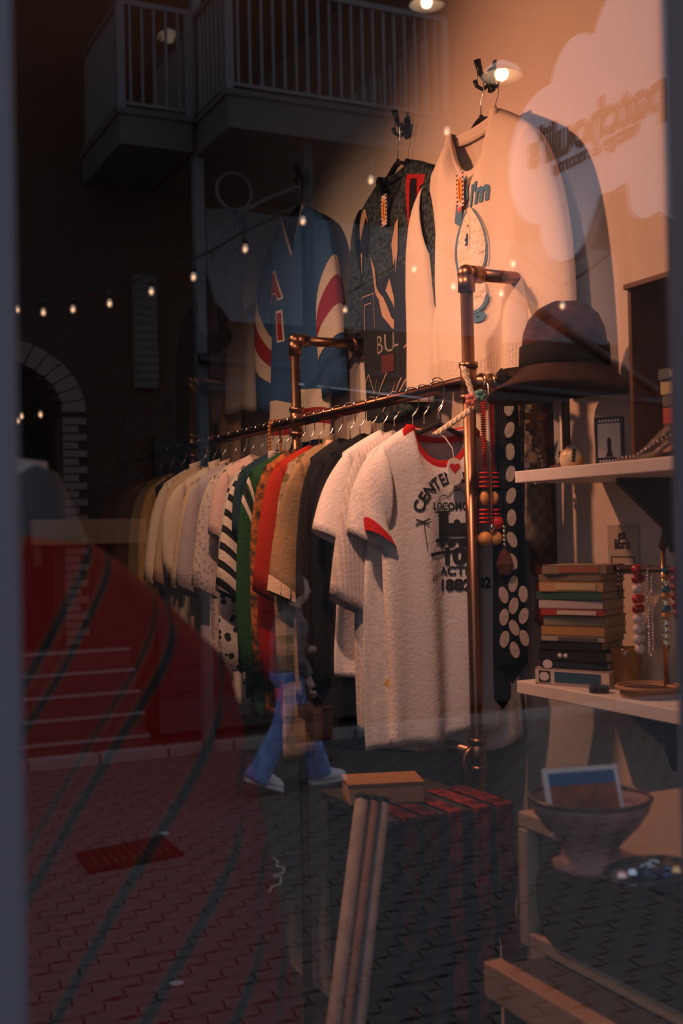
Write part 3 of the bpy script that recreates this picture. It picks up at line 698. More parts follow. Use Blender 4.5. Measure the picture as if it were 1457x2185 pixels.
for (x0, z0, x1, z1) in ((-0.18, -0.60, -0.15, -0.56), (-0.15, -0.56, -0.12, -0.62), (-0.12, -0.62, -0.09, -0.58), (-0.09, -0.66, -0.03, -0.57), (-0.05, -0.68, 0.01, -0.60), (0.0, -0.68, 0.05, -0.61), (0.04, -0.68, 0.09, -0.60), (0.08, -0.64, 0.13, -0.56), (0.1, -0.52, 0.14, -0.47), (0.12, -0.58, 0.17, -0.52), (-0.19, -0.44, -0.19, -0.33), (-0.19, -0.33, -0.11, -0.33), (-0.11, -0.33, -0.11, -0.43), (-0.165, -0.43, -0.165, -0.355), (-0.165, -0.355, -0.13, -0.355)):
    d = Vector((x1-x0, z1-z0)).normalized(); n = Vector((-d.y, d.x))*0.0018
    zz.append([(x0+n.x, z0+n.y), (x1+n.x, z1+n.y), (x1-n.x, z1-n.y), (x0-n.x, z0-n.y)])
pr(TK, gk, zz, cloth('thin_lines', (0.42, 0.26, 0.2)), 'thin zigzag lines', 0.0055)
paper_tag('striped tag with yellow oval at the neck of the dark sweater', TK, gk, -0.078)
# blue jersey
q, zn = wall_hang(636, 372, 'blue jersey', radians(0), 0.19)
gj = Garment(sw=0.235, slope=0.075, L=0.78, hw=0.255, th=0.026, nw=0.09, nd=0.15, fold=0.014, seed=44, sleeve='long', slout=0.06, vneck=True)
jblue = cloth('jersey_blue', (0.035, 0.10, 0.24)); crm = cloth('jersey_cream', (0.70, 0.58, 0.46)); jred = cloth('jersey_red', (0.32, 0.02, 0.025))
TJ = make_garment('hockey_jersey', 'blue V neck jersey with red block letters and striped hem', 'jersey', gj, jblue, (q.x-0.016, q.y, zn-0.012), -pi/2, None, hi=True)
TJ.part('collar', gj.collar_bm(w=0.010), crm)
for t0, t1, m_, nm in ((0.78, 0.86, crm, 'cream'), (0.86, 0.93, jred, 'red'), (0.93, 1.0, crm, 'cream')):
    TJ.part('hem_stripe', hem_band(gj, t0, t1, 0.003, 60), m_, label=nm+' hem stripe')
for sd in (-1, 1):
    for t0, t1, m_ in ((0.42, 0.54, crm), (0.54, 0.68, jred), (0.68, 0.80, crm)):
        TJ.part('sleeve_stripe', gj.sleeve_bm(sd, t0, t1, 0.003, 4, 20), m_)
for ch, x, z in (('A', -0.11, -0.235), ('I', -0.075, -0.375), ('F', 0.02, -0.50)):
    put_text(TJ, gj, ch, 0.125, x, z, 0.011, 0.05, crm)
    bm = textbm(ch, 0.12, 0.004); TJ.part('lettering', gj.conform(bm, 0.007, x, z, 1.0, 0.05), jred, label='red letter '+ch, smooth=False)
# pale tee with vehicle print, dark coat, beige top with medallion, farther along the wall
q, zn = wall_hang(505, 470, 'pale tee', 0, 0.19)
gp = Garment(sw=0.235, L=0.62, hw=0.25, th=0.035, seed=45, fold=0.014)
TP = make_garment('vehicle_tee', 'pale grey tee with dark motorcycle print on the wall beyond the jersey', 'shirt', gp, cloth('pale_grey', (0.5, 0.45, 0.43)), (q.x-0.02, q.y+0.02, zn-0.01), -pi/2, None, hi=False)
pr(TP, gp, [circ(-0.07, -0.33, 0.04), circ(0.07, -0.33, 0.04), [(-0.08, -0.32), (-0.03, -0.25), (0.06, -0.26), (0.09, -0.31), (0.0, -0.35)], rect(-0.05, -0.26, -0.03, -0.2)], ink, 'dark motorcycle print')
q, zn = wall_hang(423, 585, 'black coat', 0, 0.19)
gb = Garment(sw=0.22, L=0.66, hw=0.20, th=0.03, seed=46, fold=0.02, sleeve='long')
make_garment('black_wall_coat', 'black coat hanging on the wall above the third rack post', 'coat', gb, black_c, (q.x-0.008, q.y, zn-0.01), -pi/2, None)
p = P(480, 800, X=XW-0.03)
gm_ = Garment(sw=0.19, L=0.62, hw=0.17, th=0.03, seed=47, fold=0.01, sleeve='none')
q = robe_hook('black double hook holding the beige medallion top', 482, 762)
H, zn = hanger('black velvet hanger of the beige medallion top', (q.x, q.y, q.z), 'black', -pi/2, 'hangers on the side wall', half=0.17, hook=0.05)
TM = make_garment('medallion_shirt', 'beige sleeveless top with dark flower medallion low on the wall', 'shirt', gm_, cloth('oat', (0.50, 0.34, 0.22)), (q.x-0.015, q.y, zn-0.01), -pi/2, None)
med = []
for k in range(10):
    a = k*pi/5; med.append(circ(0.05*cos(a), -0.30+0.10*sin(a), 0.02, 8, 0.03))
pr(TM, gm_, med+[circ(0, -0.30, 0.045, 16, 0.09)], cloth('med_dark', (0.07, 0.06, 0.06)), 'dark flower medallion')
pr(TM, gm_, [circ(0.018*cos(k*1.05), -0.30+0.05*sin(k*1.05), 0.010, 6, 0.02) for k in range(6)]+[circ(0, -0.30, 0.012, 8, 0.02)], cloth('med_light', (0.5, 0.45, 0.45)), 'pale flower centre', 0.0075)

# ================================================================== NECKLACES AND TIES ON THE SIDE ARM
def strand(name, label, x, y, ztop_, length, w, r, m, n=None, group='necklaces on the side arm', pend=None, sq=1.0):
    T = Thing(name, label, 'necklace', (x, y, ztop_), 0, None)
    n = n or int(2*length/(2*r))
    for k in range(n):
        a = k/(n-1)*2-1
        zz_ = -length*(1-abs(a)**2.2) if False else -length*(1-abs(a)**1.0)
        xx = w*math.copysign(min(1, (abs(a))**0.35), a)*0.5*(1 if abs(a) > 0.0 else 0)
        yy = 0.0
        T.part('bead', one(ball, (xx, yy, zz_), r, 8, sq), m if not callable(m) else m(k))
    if pend: pend(T)
    return T
arm_u = lambda u: P(u, 820, Y=Y1).x
zarm = ZRAIL
redb = mat('red_beads', (0.62, 0.03, 0.015), 0.35); amber = mat('amber_beads', (0.7, 0.33, 0.1), 0.35)
def red_neck():
    T = Thing('red_bead_necklace', 'long red disc bead necklace with round wooden beads beside the post', 'necklace', (arm_u(1028), Y1-0.02, zarm-0.015))
    for sx in (-1, 1):
        xx = sx*0.011
        for k in range(30): T.part('red_disc', one(lathe, [(0, -0.0028), (0.0062, -0.0015), (0.0062, 0.0015), (0, 0.0028)], 10, (xx, 0, -0.03-k*0.0052)), redb)
        for k in range(4): T.part('red_disc', one(lathe, [(0, -0.0035), (0.013, -0.0015), (0.013, 0.0015), (0, 0.0035)], 12, (xx+sx*0.002, 0, -0.190-k*0.010)), redb)
        T.part('wooden_bead', one(ball, (xx+sx*0.002, 0, -0.245), 0.0105, 12, 1.5), amber)
        for k in range(4): T.part('red_disc', one(lathe, [(0, -0.0035), (0.012, -0.0015), (0.012, 0.0015), (0, 0.0035)], 12, (xx+sx*0.004, 0, -0.272-k*0.009)), redb)
        T.part('wooden_bead', one(ball, (xx*1.2, 0, -0.335), 0.016, 12), amber)
    T.part('wooden_bead', one(ball, (0.018, 0, -0.30), 0.016, 12), redb)
    T.part('cord', one(tube, [(-0.011, 0, -0.03), (-0.006, 0, 0.018), (0.0, 0.02, 0.034), (0.006, 0, 0.018), (0.011, 0, -0.03)], 0.0012, 5), brass)
red_neck()
sn = Thing('silver_chain', 'thin silver chain with clear drop between the red beads', 'necklace', (arm_u(1026), Y1-0.032, zarm-0.01))
sn.part('chain', one(tube, [(-0.002, 0.03, 0.026), (-0.002, 0, 0.0), (0, 0, -0.3)], 0.0018, 6), chrome)
sn.part('pendant', one(lathe, [(0, 0.014), (0.008, 0), (0, -0.018)], 8, (0, 0, -0.315)), chrome)
cf = Thing('cut_glass_pendant', 'dark cut glass drop on a black cord in front of the spotted tie', 'necklace', (arm_u(1052), Y1-0.03, zarm))
cf.part('cord', one(tube, [(0.0, 0.03, 0.02), (-0.012, 0, 0), (0, 0, -0.36)], 0.0014, 5), ink); cf.part('cord', one(tube, [(0.0, 0.03, 0.02), (0.014, 0, 0), (0.002, 0, -0.36)], 0.0014, 5), ink)
for k in range(5): cf.part('glass_bead', one(ball, (0, 0, -0.325-k*0.010), 0.005, 8), chrome)
cf.part('pendant', one(lathe, [(0, 0.03), (0.014, 0.012), (0.02, -0.008), (0.012, -0.03), (0, -0.036)], 8, (0, 0, -0.40)), mat('dark_crystal', (0.12, 0.04, 0.03), 0.08, spec=1.0), smooth=False)
for i_, (u, lb) in enumerate(((1046, 'thin black cord necklace left of the spotted tie'), (1062, 'black ribbon necklace over the spotted tie'))):
    t = Thing('cord_necklace', lb, 'necklace', (arm_u(u), Y1-0.026, zarm), 0)
    for sx in (-1, 1): t.part('cord', one(tube, [(0, 0.026, 0.02), (sx*0.006, 0.0, -0.01), (sx*0.008, 0, -0.25), (sx*0.001, 0, -0.33)], 0.002, 5), ink)
    t.part('clasp', one(tube, [(0, -0.002, -0.03), (0.0, -0.004, -0.012)], 0.004, 6), chrome)
# ties
def tie(label, u, wtop, wbot, length, m, dy=0.0, tail=True, rz=0.0, mt=None, tl=0.8):
    x = arm_u(u)
    T = Thing('necktie', label, 'tie', (x, Y1+dy, zarm), rz, None)
    def blade(L_, w0, w1, y, tip):
        bm = bmesh.new(); n = 20; vs = []
        for k in range(n+1):
            t = k/n; w = w0+(w1-w0)*t**1.2; z = 0.012-L_*t
            o_ = 0.004*sin(5*t+u)
            vs.append([bm.verts.new((-w/2+o_, y, z)), bm.verts.new((o_, y-0.004, z)), bm.verts.new((w/2+o_, y, z)), bm.verts.new((o_, y+0.003, z))])
        for a, b in zip(vs, vs[1:]):
            for k in range(4): bm.faces.new((a[k], a[(k+1) % 4], b[(k+1) % 4], b[k]))
        e = bm.verts.new((0.004*sin(5+u), y-0.001, 0.012-L_-w1*0.55))
        for k in range(4): bm.faces.new((vs[-1][k], vs[-1][(k+1) % 4], e))
        bm.faces.new(vs[0][::-1]); return bm
    T.part('blade', blade(length, wtop, wbot, -0.022, True), m)
    if tail: T.part('tail', blade(length*tl, wtop*0.9, wbot*0.55, 0.020, True), mt or m)
    bm = bmesh.new(); tube(bm, [(0, -0.020, 0.0), (0, -0.016, 0.014), (0, 0, 0.0215), (0, 0.016, 0.014), (0, 0.020, 0.0)], 0.012, 8, True, 0.25, up=(1, 0, 0)); T.part('loop', bm, m)
    return T
spot_m = cloth('tie_black_cream', (0.012, 0.012, 0.014), bump=0.05)
tb = tie('long black tie covered with large cream ovals beside the rack post', 1068, 0.05, 0.085, 0.64, spot_m, -0.004, mt=spot_m, tl=1.13)
rnd = random.Random(4)
cream_p = cloth('tie_cream', (0.6, 0.5, 0.42)); 
for row in range(14):
    for c_ in (-1, 0, 1):
        z = -0.06-row*0.049-(0.024 if c_ else 0); 
        w = 0.05+0.035*(min(1, -z/0.6))**1.2
        if abs(c_)*0.027 > w/2-0.010 or z < -0.635 or (c_ and z < -0.60): continue
        bm = bmesh.new(); a = rnd.uniform(-0.5, 0.5)
        pts = [(c_*0.026+(x*cos(a)-y*sin(a)), z+(x*sin(a)+y*cos(a))) for x, y in circ(0, 0, 0.0115, 14, 0.019)]
        poly_prism(bm, pts, -0.0285, -0.0262); tb.part('oval_spot', bm, cream_p, smooth=False)
tie('beige tie with woven squares hanging behind the shelf', 1128, 0.04, 0.085, 0.36, cloth('tie_squares', (0.20, 0.15, 0.10), pat='check', col2=(0.12, 0.09, 0.07), scale=50, bump=0), -0.0)
tie('dark red and black plaid tie nearest the wall', 1160, 0.05, 0.09, 0.55, cloth('tie_plaid', (0.10, 0.01, 0.012), pat='plaid', col2=(0.012, 0.01, 0.012), scale=110, bump=0), 0.02)
# gilt leaf brooch and bead cluster
bc = Thing('leaf_brooch', 'dark gilt leaf brooch clipped to the beige tie', 'brooch', (arm_u(1113), Y1-0.045, zarm-0.085))
for k in range(5):
    a = k*2*pi/5+0.3
    bm = bmesh.new(); poly_prism(bm, [(0, 0), (0.022*cos(a-0.4), 0.022*sin(a-0.4)), (0.034*cos(a), 0.034*sin(a)), (0.022*cos(a+0.4), 0.022*sin(a+0.4))], -0.004, 0.004)
    bc.part('leaf', bm, mat('gilt', (0.25, 0.14, 0.05), 0.35, 1.0), smooth=False)
bc.part('pin', one(tube, [(0, 0.004, 0), (0, 0.026, 0.01)], 0.002, 6), brass)
cl = Thing('crystal_bead_bunch', 'looped bunch of small crystal beads below the leaf brooch', 'necklace', (arm_u(1110), Y1-0.045, zarm-0.16))
for k in range(34):
    a = k*0.55; r = 0.012+0.010*sin(k*1.7)
    cl.part('bead', one(ball, (0.022*cos(a), 0.006*sin(k*2.1), -0.03+0.038*sin(a)), 0.0042, 6), (chrome, brass, glassy)[k % 3])
cl.part('cord', one(tube, [(0, 0, 0.0), (0.0, 0.0, 0.1), (0, 0.03, 0.17), (0, 0.05, 0.182)], 0.001, 5), ink)

# ================================================================== SHELVES
sx0 = P(1098, 1018, X=1.40)
YE = P(1098, 1018, X=1.40).y
ZU = P(1098, 1006, X=1.40).z; ZUb = P(1098, 1031, X=1.40).z
ZL = P(1102, 1452, X=1.40).z
def shelf(label, z, th, ye, xf=1.40):
    T = Thing('wall_shelf', label, 'shelf', (XW, ye, z))
    T.part('board', one(box, ((xf-XW)/2, -(ye-0.82)/2, -th/2), (XW-xf, ye-0.82, th), 0, 0.002), white_paint, smooth=False)
    for yy in (0.22, 0.62, 1.0):
        bm = bmesh.new(); poly_prism(bm, [(0, 0), (-0.13, 0), (-0.13, -0.012), (-0.02, -0.10), (0, -0.15)], -yy-0.008, -yy+0.008)
        bmesh.ops.translate(bm, vec=(0, 0, -th), verts=bm.verts); T.part('bracket', bm, mat('bracket_iron', (0.04, 0.045, 0.06), 0.5, 0.6), smooth=False)
    return T
shelf('upper white wall shelf under the brown hat', ZU, ZU-ZUb, YE)
YE2 = P(1102, 1452, X=1.40).y
shelf('lower white wall shelf carrying the paperback pile', ZL, 0.026, YE2)

# hat on stand
hp_ = P(1206, 850, X=1.475); 
st = Thing('hat_stand', 'slim dark hat stand on the upper shelf', 'stand', (1.475, hp_.y, ZU))
zh = P(1190, 812, X=1.475).z
st.part('base', one(lathe, [(0.035, 0), (0.035, 0.008), (0.01, 0.016), (0, 0.016)], 20), darkwood)
st.part('pole', one(tube, [(0, 0, 0.01), (0, 0, zh-ZU+0.02)], 0.0085, 12), darkwood)
st.part('dome', one(lathe, [(0.001, zh-ZU+0.015), (0.05, zh-ZU+0.02), (0.055, zh-ZU+0.05), (0.03, zh-ZU+0.085), (0, zh-ZU+0.09)], 20), darkwood)
hat = Thing('brimmed_hat', 'mottled brown velvet hat with drooping brim on its stand', 'hat', (1.475, hp_.y, zh))
hatm = cloth('mottled_brown_velvet', (0.11, 0.045, 0.035), pat='noise', col2=(0.035, 0.016, 0.014), scale=22, bump=0.4)
bm = bmesh.new(); prof = [(0.001, 0.160), (0.028, 0.157), (0.052, 0.146), (0.071, 0.126), (0.081, 0.10), (0.085, 0.07), (0.086, 0.035), (0.088, 0.022)]
rings = []
seg = 48
for r, z in prof:
    rings.append([bm.verts.new((r*cos(2*pi*k/seg), r*1.08*sin(2*pi*k/seg), z+0.003*sin(4*2*pi*k/seg)*(r/0.09))) for k in range(seg)])
for a, b in zip(rings, rings[1:]):
    for k in range(seg): bm.faces.new((a[k], b[k], b[(k+1) % seg], a[(k+1) % seg]))
bm.faces.new(rings[0]); hat.part('crown', bm, hatm)
bm = bmesh.new(); rings = []
for r, z in [(0.087, 0.026), (0.11, 0.005), (0.135, -0.013), (0.158, -0.026), (0.160, -0.031), (0.150, -0.032), (0.125, -0.018), (0.087, 0.01)]:
    rings.append([bm.verts.new((r*cos(2*pi*k/seg), r*1.02*sin(2*pi*k/seg), z+0.010*(r-0.085)/0.07*sin(2*2*pi*k/seg+0.6))) for k in range(seg)])
for a, b in zip(rings, rings[1:]):
    for k in range(seg): bm.faces.new((a[k], b[k], b[(k+1) % seg], a[(k+1) % seg]))
hat.part('brim', bm, cloth('dark_brown_felt', (0.055, 0.028, 0.022), pat='noise', col2=(0.03, 0.016, 0.013), scale=12))
bm = bmesh.new(); rings = []
for r, z in [(0.0865, 0.07), (0.0895, 0.068), (0.0915, 0.028), (0.087, 0.024)]:
    rings.append([bm.verts.new((r*cos(2*pi*k/seg), r*1.08*sin(2*pi*k/seg), z)) for k in range(seg)])
for a, b in zip(rings, rings[1:]):
    for k in range(seg): bm.faces.new((a[k], b[k], b[(k+1) % seg], a[(k+1) % seg]))
hat.part('band', bm, cloth('black_ribbon', (0.02, 0.018, 0.018)), label='dark ribbon band')

# upper shelf things
p = P(1220, 985, X=1.455)
po = Thing('ginger_jar', 'small round yellow and white jar with dark flowers on the upper shelf', 'jar', (1.455, p.y, ZU))
po.part('body', one(lathe, [(0.012, 0), (0.022, 0.004), (0.0255, 0.018), (0.022, 0.033), (0.012, 0.04), (0.012, 0.045), (0, 0.045)], 20), mat('jar_glaze', (0.72, 0.58, 0.4), 0.25, pat='noise', col2=(0.65, 0.3, 0.03), scale=26))
for k in range(12):
    a = k*2.1; z = 0.01+0.0022*k; po.part('flower', one(ball, (0.0245*cos(a), 0.0245*sin(a), z), 0.004, 6), ink)
p = P(1302, 985, X=1.47)
fr = Thing('book_cover_card', 'small black and white book standing upright behind the shelf edge', 'book', (1.47, p.y, ZU), radians(-52))
fr.part('cover', one(box, (0, 0, 0.047), (0.056, 0.010, 0.094), 0, 0.001), mat('cover_black', (0.02, 0.02, 0.022), 0.5), smooth=False)
bm = bmesh.new(); box(bm, (0.0, -0.0055, 0.048), (0.044, 0.001, 0.066)); fr.part('picture', bm, mat('cover_grey', (0.5, 0.44, 0.40), 0.7), smooth=False)
bm = bmesh.new(); poly_prism(bm, [(-0.007, 0.016), (0.008, 0.016), (0.004, 0.028), (0.004, 0.045), (0.0025, 0.053), (-0.0025, 0.053), (-0.004, 0.045), (-0.003, 0.028)], -0.0072, -0.006); fr.part('silhouette', bm, ink, smooth=False)
bm = bmesh.new()
for r_ in (0.008, 0.086):
    for k in range(7): box(bm, (-0.018+k*0.006, -0.0056, r_), (0.0035, 0.001, 0.005))
fr.part('title', bm, mat('title_white', (0.6, 0.55, 0.5), 0.7), smooth=False)
# glass hanger / driftwood ornament
p = P(1325, 975, X=1.44); pn = P(1420, 965, X=1.44)
dr = Thing('glittering_ornament', 'glittering silver branch ornament leaning on the upper shelf', 'ornament', (1.44, p.y, ZU))
ln = p.y-pn.y
gl = mat('glitter', (0.45, 0.36, 0.30), 0.22, 1.0, bump=1.5, bscale=260)
dr.part('branch', one(tube, [(0, 0.01, 0.004), (0, -ln*0.4, 0.008), (0, -ln*0.75, 0.03), (0, -ln*1.1, 0.052), (0, -ln*1.5, 0.058)], [0.004, 0.006, 0.008, 0.011, 0.006], 10), gl)
dr.part('branch', one(tube, [(0, -ln*0.3, 0.006), (-0.006, -ln*0.8, 0.010), (0, -ln*1.05, 0.028), (0, -ln*1.5, 0.03)], [0.004, 0.006, 0.006, 0.004], 10), gl)
for k in range(14): dr.part('sparkle', one(ball, (-0.006, -ln*(0.0+0.09*k), 0.010+0.0035*max(0, k-4)), 0.0028, 6), chrome)
# dark display box and books lying in it
pb = P(1345, 900, X=1.46); pt = P(1345, 612, X=1.46)
bxz = pt.z-ZU
boxwood = mat('box_wood', (0.17, 0.07, 0.035), 0.5, pat='noise', col2=(0.10, 0.04, 0.02), scale=9)
db = Thing('display_box', 'dark open wooden box standing on the upper shelf', 'box', (1.535, pb.y-0.17, ZU))
for (c_, s_, nm) in (((0.08, 0, bxz/2), (0.01, 0.34, bxz), 'back_panel'), ((0, 0.165, bxz/2), (0.15, 0.01, bxz), 'side_panel'), ((0, -0.165, bxz/2), (0.15, 0.01, bxz), 'side_panel'), ((0, 0, bxz), (0.17, 0.34, 0.01), 'top_panel'), ((0, 0, 0.006), (0.15, 0.32, 0.012), 'bottom_panel')):
    db.part(nm, one(box, c_, s_, 0, 0.001), boxwood, smooth=False)
stk = [((0.42, 0.25, 0.12), 'tan', 0.022), ((0.10, 0.035, 0.03), 'brown', 0.028), ((0.45, 0.07, 0.03), 'red', 0.030), ((0.14, 0.10, 0.07), 'dark', 0.022), ((0.5, 0.42, 0.2), 'cream', 0.026), ((0.10, 0.12, 0.12), 'slate', 0.02)]
z = ZU+0.0125
for i_, (c_, nm, h) in enumerate(stk):
    b = Thing('book', nm+' spined book lying in the dark open box', 'book', (1.52+random.uniform(-0.006, 0.006), pb.y-0.18, z), radians(random.uniform(-3, 3)), 'books in the dark box')
    b.part('cover', one(box, (0, 0, h/2), (0.11, 0.20, h), 0, 0.002), mat('bk_'+nm, c_, 0.7), smooth=False)
    b.part('pages', one(box, (0.003, 0.0015, h/2), (0.108, 0.20, h*0.72)), mat('pages', (0.6, 0.5, 0.36), 0.9), smooth=False)
    b.part('spine_label', one(box, (-0.0555, 0.02, h/2), (0.001, 0.10, h*0.55)), mat('sl', (0.6, 0.5, 0.34), 0.8), smooth=False)
    z += h+0.0008
cn = Thing('candle', 'pale candle standing in the dark open box', 'candle', (1.52, pb.y-0.13, z))
cn.part('wax', one(tube, [(0, 0, 0), (0, 0, 0.12)], 0.009, 14), mat('wax', (0.5, 0.36, 0.24), 0.5)); cn.part('wick', one(tube, [(0, 0, 0.12), (0.001, 0, 0.13)], 0.001, 5), ink)

# lower shelf: paperback pile
pk = P(1235, 1432, X=1.47)
zb = ZL
pile = [((0.74, 0.60, 0.50), 0.036, 0.165, 'wide white hardback with blue photo spine at the bottom of the pile', (0.03, 0.10, 0.16)),
        ((0.02, 0.035, 0.055), 0.014, 0.150, 'dark blue paperback on the white hardback', None),
        ((0.015, 0.02, 0.022), 0.022, 0.152, 'black paperback with two pale spots on the spine', None),
        ((0.012, 0.018, 0.025), 0.018, 0.135, 'plain black paperback under the pale thin one', None),
        ((0.45, 0.36, 0.28), 0.011, 0.136, 'thin pale paperback under the orange one', (0.1, 0.08, 0.06)),
        ((0.50, 0.26, 0.08), 0.020, 0.138, 'orange tan paperback in the middle of the pile', None),
        ((0.34, 0.27, 0.16), 0.020, 0.136, 'dull khaki paperback under the red one', None),
        ((0.42, 0.05, 0.03), 0.014, 0.136, 'red spined paperback in the pile', (0.6, 0.5, 0.4)),
        ((0.56, 0.46, 0.42), 0.018, 0.140, 'pinkish white paperback above the red one', None),
        ((0.03, 0.10, 0.07), 0.016, 0.146, 'dark green paperback in the pile', None),
        ((0.55, 0.32, 0.14), 0.021, 0.138, 'yellow tan paperback with blue end near the top', (0.55, 0.4, 0.22)),
        ((0.20, 0.15, 0.09), 0.014, 0.140, 'drab brown paperback second from the top', None),
        ((0.28, 0.20, 0.12), 0.019, 0.136, 'faded tan paperback topmost of the pile', (0.35, 0.10, 0.06))]
for c_, h, ln_, lb, c2 in pile:
    rz = radians(random.uniform(-4, 4))-radians(62)
    b = Thing('paperback', lb, 'book', (1.485+random.uniform(-0.004, 0.004), pk.y+random.uniform(-0.003, 0.003), zb), rz, 'paperback pile on the lower shelf')
    h2 = h*0.96
    bm = bmesh.new(); box(bm, (0, 0, h2*0.05), (ln_, 0.105, h2*0.1)); box(bm, (0, 0, h2*0.95), (ln_, 0.105, h2*0.1)); box(bm, (0, -0.0515, h2/2), (ln_, 0.002, h2))
    b.part('cover', bm, mat('pb', c_, 0.6, vary=0.25), smooth=False)
    b.part('pages', one(box, (0, 0.0, h2/2), (ln_-0.004, 0.099, h2*0.8)), mat('pbpages', (0.45, 0.3, 0.15), 0.9), smooth=False)
    if c2: b.part('spine_panel', one(box, (ln_*0.08, -0.0532, h2/2), (ln_*0.62, 0.0012, h2*0.62)), mat('pbs', c2, 0.6), smooth=False)
    if 'two pale spots' in lb:
        for x in (-0.025, -0.012): b.part('spot', one(ball, (x, -0.053, h2*0.5), 0.005, 8), white_paint)
    if 'hardback' in lb:
        b.part('spine_emblem', one(box, (-ln_*0.37, -0.0532, h2/2), (0.026, 0.0012, h2*0.66)), ink, smooth=False)
        bm = bmesh.new(); poly_prism(bm, [(x-ln_*0.37, y+h2/2) for x, y in circ(0, 0, 0.011, 18, 0.009)], -0.0545, -0.0538); b.part('emblem_oval', bm, white_paint, smooth=False)
    zb += h
# amber jar, necklace stand, ring, tray, sign
p = P(1318, 1410, X=1.50)
am = Thing('amber_glass_stack', 'amber glass beaker with ribbed sides beside the paperback pile', 'glass', (1.52, p.y, ZL))
am.part('beaker', one(lathe, [(0.024, 0), (0.03, 0.004), (0.028, 0.02), (0.033, 0.028), (0.029, 0.04), (0.034, 0.05), (0.03, 0.065), (0.034, 0.078), (0.03, 0.078), (0.026, 0.01), (0, 0.008)], 24), mat('amber_glass', (0.30, 0.12, 0.02), 0.15, spec=0.8))
p = P(1385, 1478, X=1.47)
tr = Thing('wicker_tray', 'round tan wicker tray at the near end of the lower shelf', 'tray', (1.47, p.y, ZL))
for k in range(5):
    bm = bmesh.new(); pts = [((0.045+0.008*(k > 3)+0.0*k)*1.12*cos(a), (0.045+0.008*(k > 3))*1.12*sin(a), 0.004+0.0035*k) for a in [i*2*pi/28 for i in range(29)]]
    tube(bm, pts, 0.004, 6, False); tr.part('coil', bm, palewood)
tr.part('base', one(lathe, [(0.048, 0), (0.048, 0.006), (0, 0.006)], 24), palewood)
ns = Thing('necklace_stand', 'brass T bar necklace stand behind the wicker tray', 'stand', (1.52, p.y+0.01, ZL))
hb = P(1385, 1215, X=1.52).z-ZL
ns.part('base', one(lathe, [(0.04, 0), (0.04, 0.008), (0.008, 0.014), (0, 0.014)], 20), darkwood)
ns.part('pole', one(tube, [(0, 0, 0), (0, 0, hb+0.04)], 0.005, 10), brass)
ns.part('finial', one(lathe, [(0.004, hb+0.035), (0.009, hb+0.045), (0.004, hb+0.06), (0.001, hb+0.075), (0, hb+0.075)], 12), darkwood)
ya = P(1290, 1215, X=1.52).y-(p.y+0.01)
ns.part('cross_bar', one(tube, [(0, ya, hb), (0, -0.12, hb)], 0.006, 10), darkwood)
ns.part('bar_knob', one(ball, (0, ya, hb), 0.010, 10), darkwood)
yk = p.y+0.01
def hang_neck(lb, u, v1, r, cols, name='bead_necklace'):
    y0 = P(u, 1225, X=1.50).y; L_ = (P(u, 1225, Y=y0).z-P(u, v1, Y=y0).z)
    T = Thing(name, lb, 'necklace', (1.52, y0, ZL+hb))
    n = int(L_/(2*r*1.02))
    for sx in (-1, 1):
        for k in range(n):
            T.part('bead', one(ball, (sx*0.008 if k else sx*0.007, sx*0.004, 0.0-k*2*r*1.02), r, 10), cols[(k) % len(cols)] if k < n-3 else cols[-1])
    T.part('bead', one(ball, (0, 0, -n*2*r*1.02), r*1.1, 10), cols[-1])
    T.part('cord', one(tube, [(-0.008, 0, -0.005), (0, 0, 0.0085), (0.008, 0, -0.005)], 0.0012, 5), ink)
rubies = [mat('ruby_bead', (0.5, 0.02, 0.015), 0.12, spec=0.9), mat('dark_ruby', (0.25, 0.01, 0.01), 0.12, spec=0.9), mat('pearl_bead', (0.75, 0.65, 0.6), 0.2)]
hang_neck('necklace of red glass beads ending in pearly beads', 1343, 1400, 0.0095, rubies, 'ruby_necklace')
hang_neck('fine silver chain necklace right of the red glass beads', 1368, 1410, 0.003, [chrome, chrome], 'silver_necklace')
hang_neck('necklace of small blue and amber beads at the end of the stand', 1402, 1395, 0.006, [mat('blue_bead', (0.05, 0.2, 0.3), 0.15), amber, glassy], 'blue_bead_necklace')
hang_neck('dark red bead necklace nearest the window frame', 1425, 1330, 0.008, [mat('wine_bead', (0.25, 0.02, 0.02), 0.15)], 'wine_bead_necklace')
hang_neck('white tag charm on thin dark chain beside the book pile', 1305, 1290, 0.0025, [chrome, black_pl], 'charm_necklace')
p = P(1273, 1455, X=1.42)
rg = Thing('ribbed_bracelet', 'dark ribbed bracelet lying at the edge of the lower shelf', 'bracelet', (1.425, p.y, ZL))
for k in range(14):
    a = k*2*pi/14; rg.part('link', one(box, (0.016*cos(a), 0.016*sin(a), 0.007), (0.006, 0.006, 0.014), a, 0.001), mat('slate_blue', (0.06, 0.09, 0.12), 0.3))
rg.part('hoop', one(tube, [(0.016*cos(a), 0.016*sin(a), 0.007) for a in [k*2*pi/20 for k in range(21)]], 0.0035, 6, False), black_pl)
p = P(1318, 1210, X=1.605); pz = P(1318, 1130, X=1.605)
ex = Thing('ex_libris_card', 'pale card lettered ex libris fixed on the wall above the books', 'card', (XW, p.y, (p.z+pz.z)/2), -pi/2)
eh = pz.z-p.z+0.02
ex.part('card', one(box, (0, -0.003, 0), (0.10, 0.006, eh), 0, 0.001), mat('card_grey', (0.42, 0.36, 0.30), 0.8), smooth=False)
for s_, z_ in (('ex', 0.028), ('libris', 0.008)):
    bm = textbm(s_, 0.030, 0.0006)
    for v in bm.verts: v.co = (v.co.x*0.9, -0.0075, v.co.y+z_)
    ex.part('lettering', bm, ink, smooth=False)
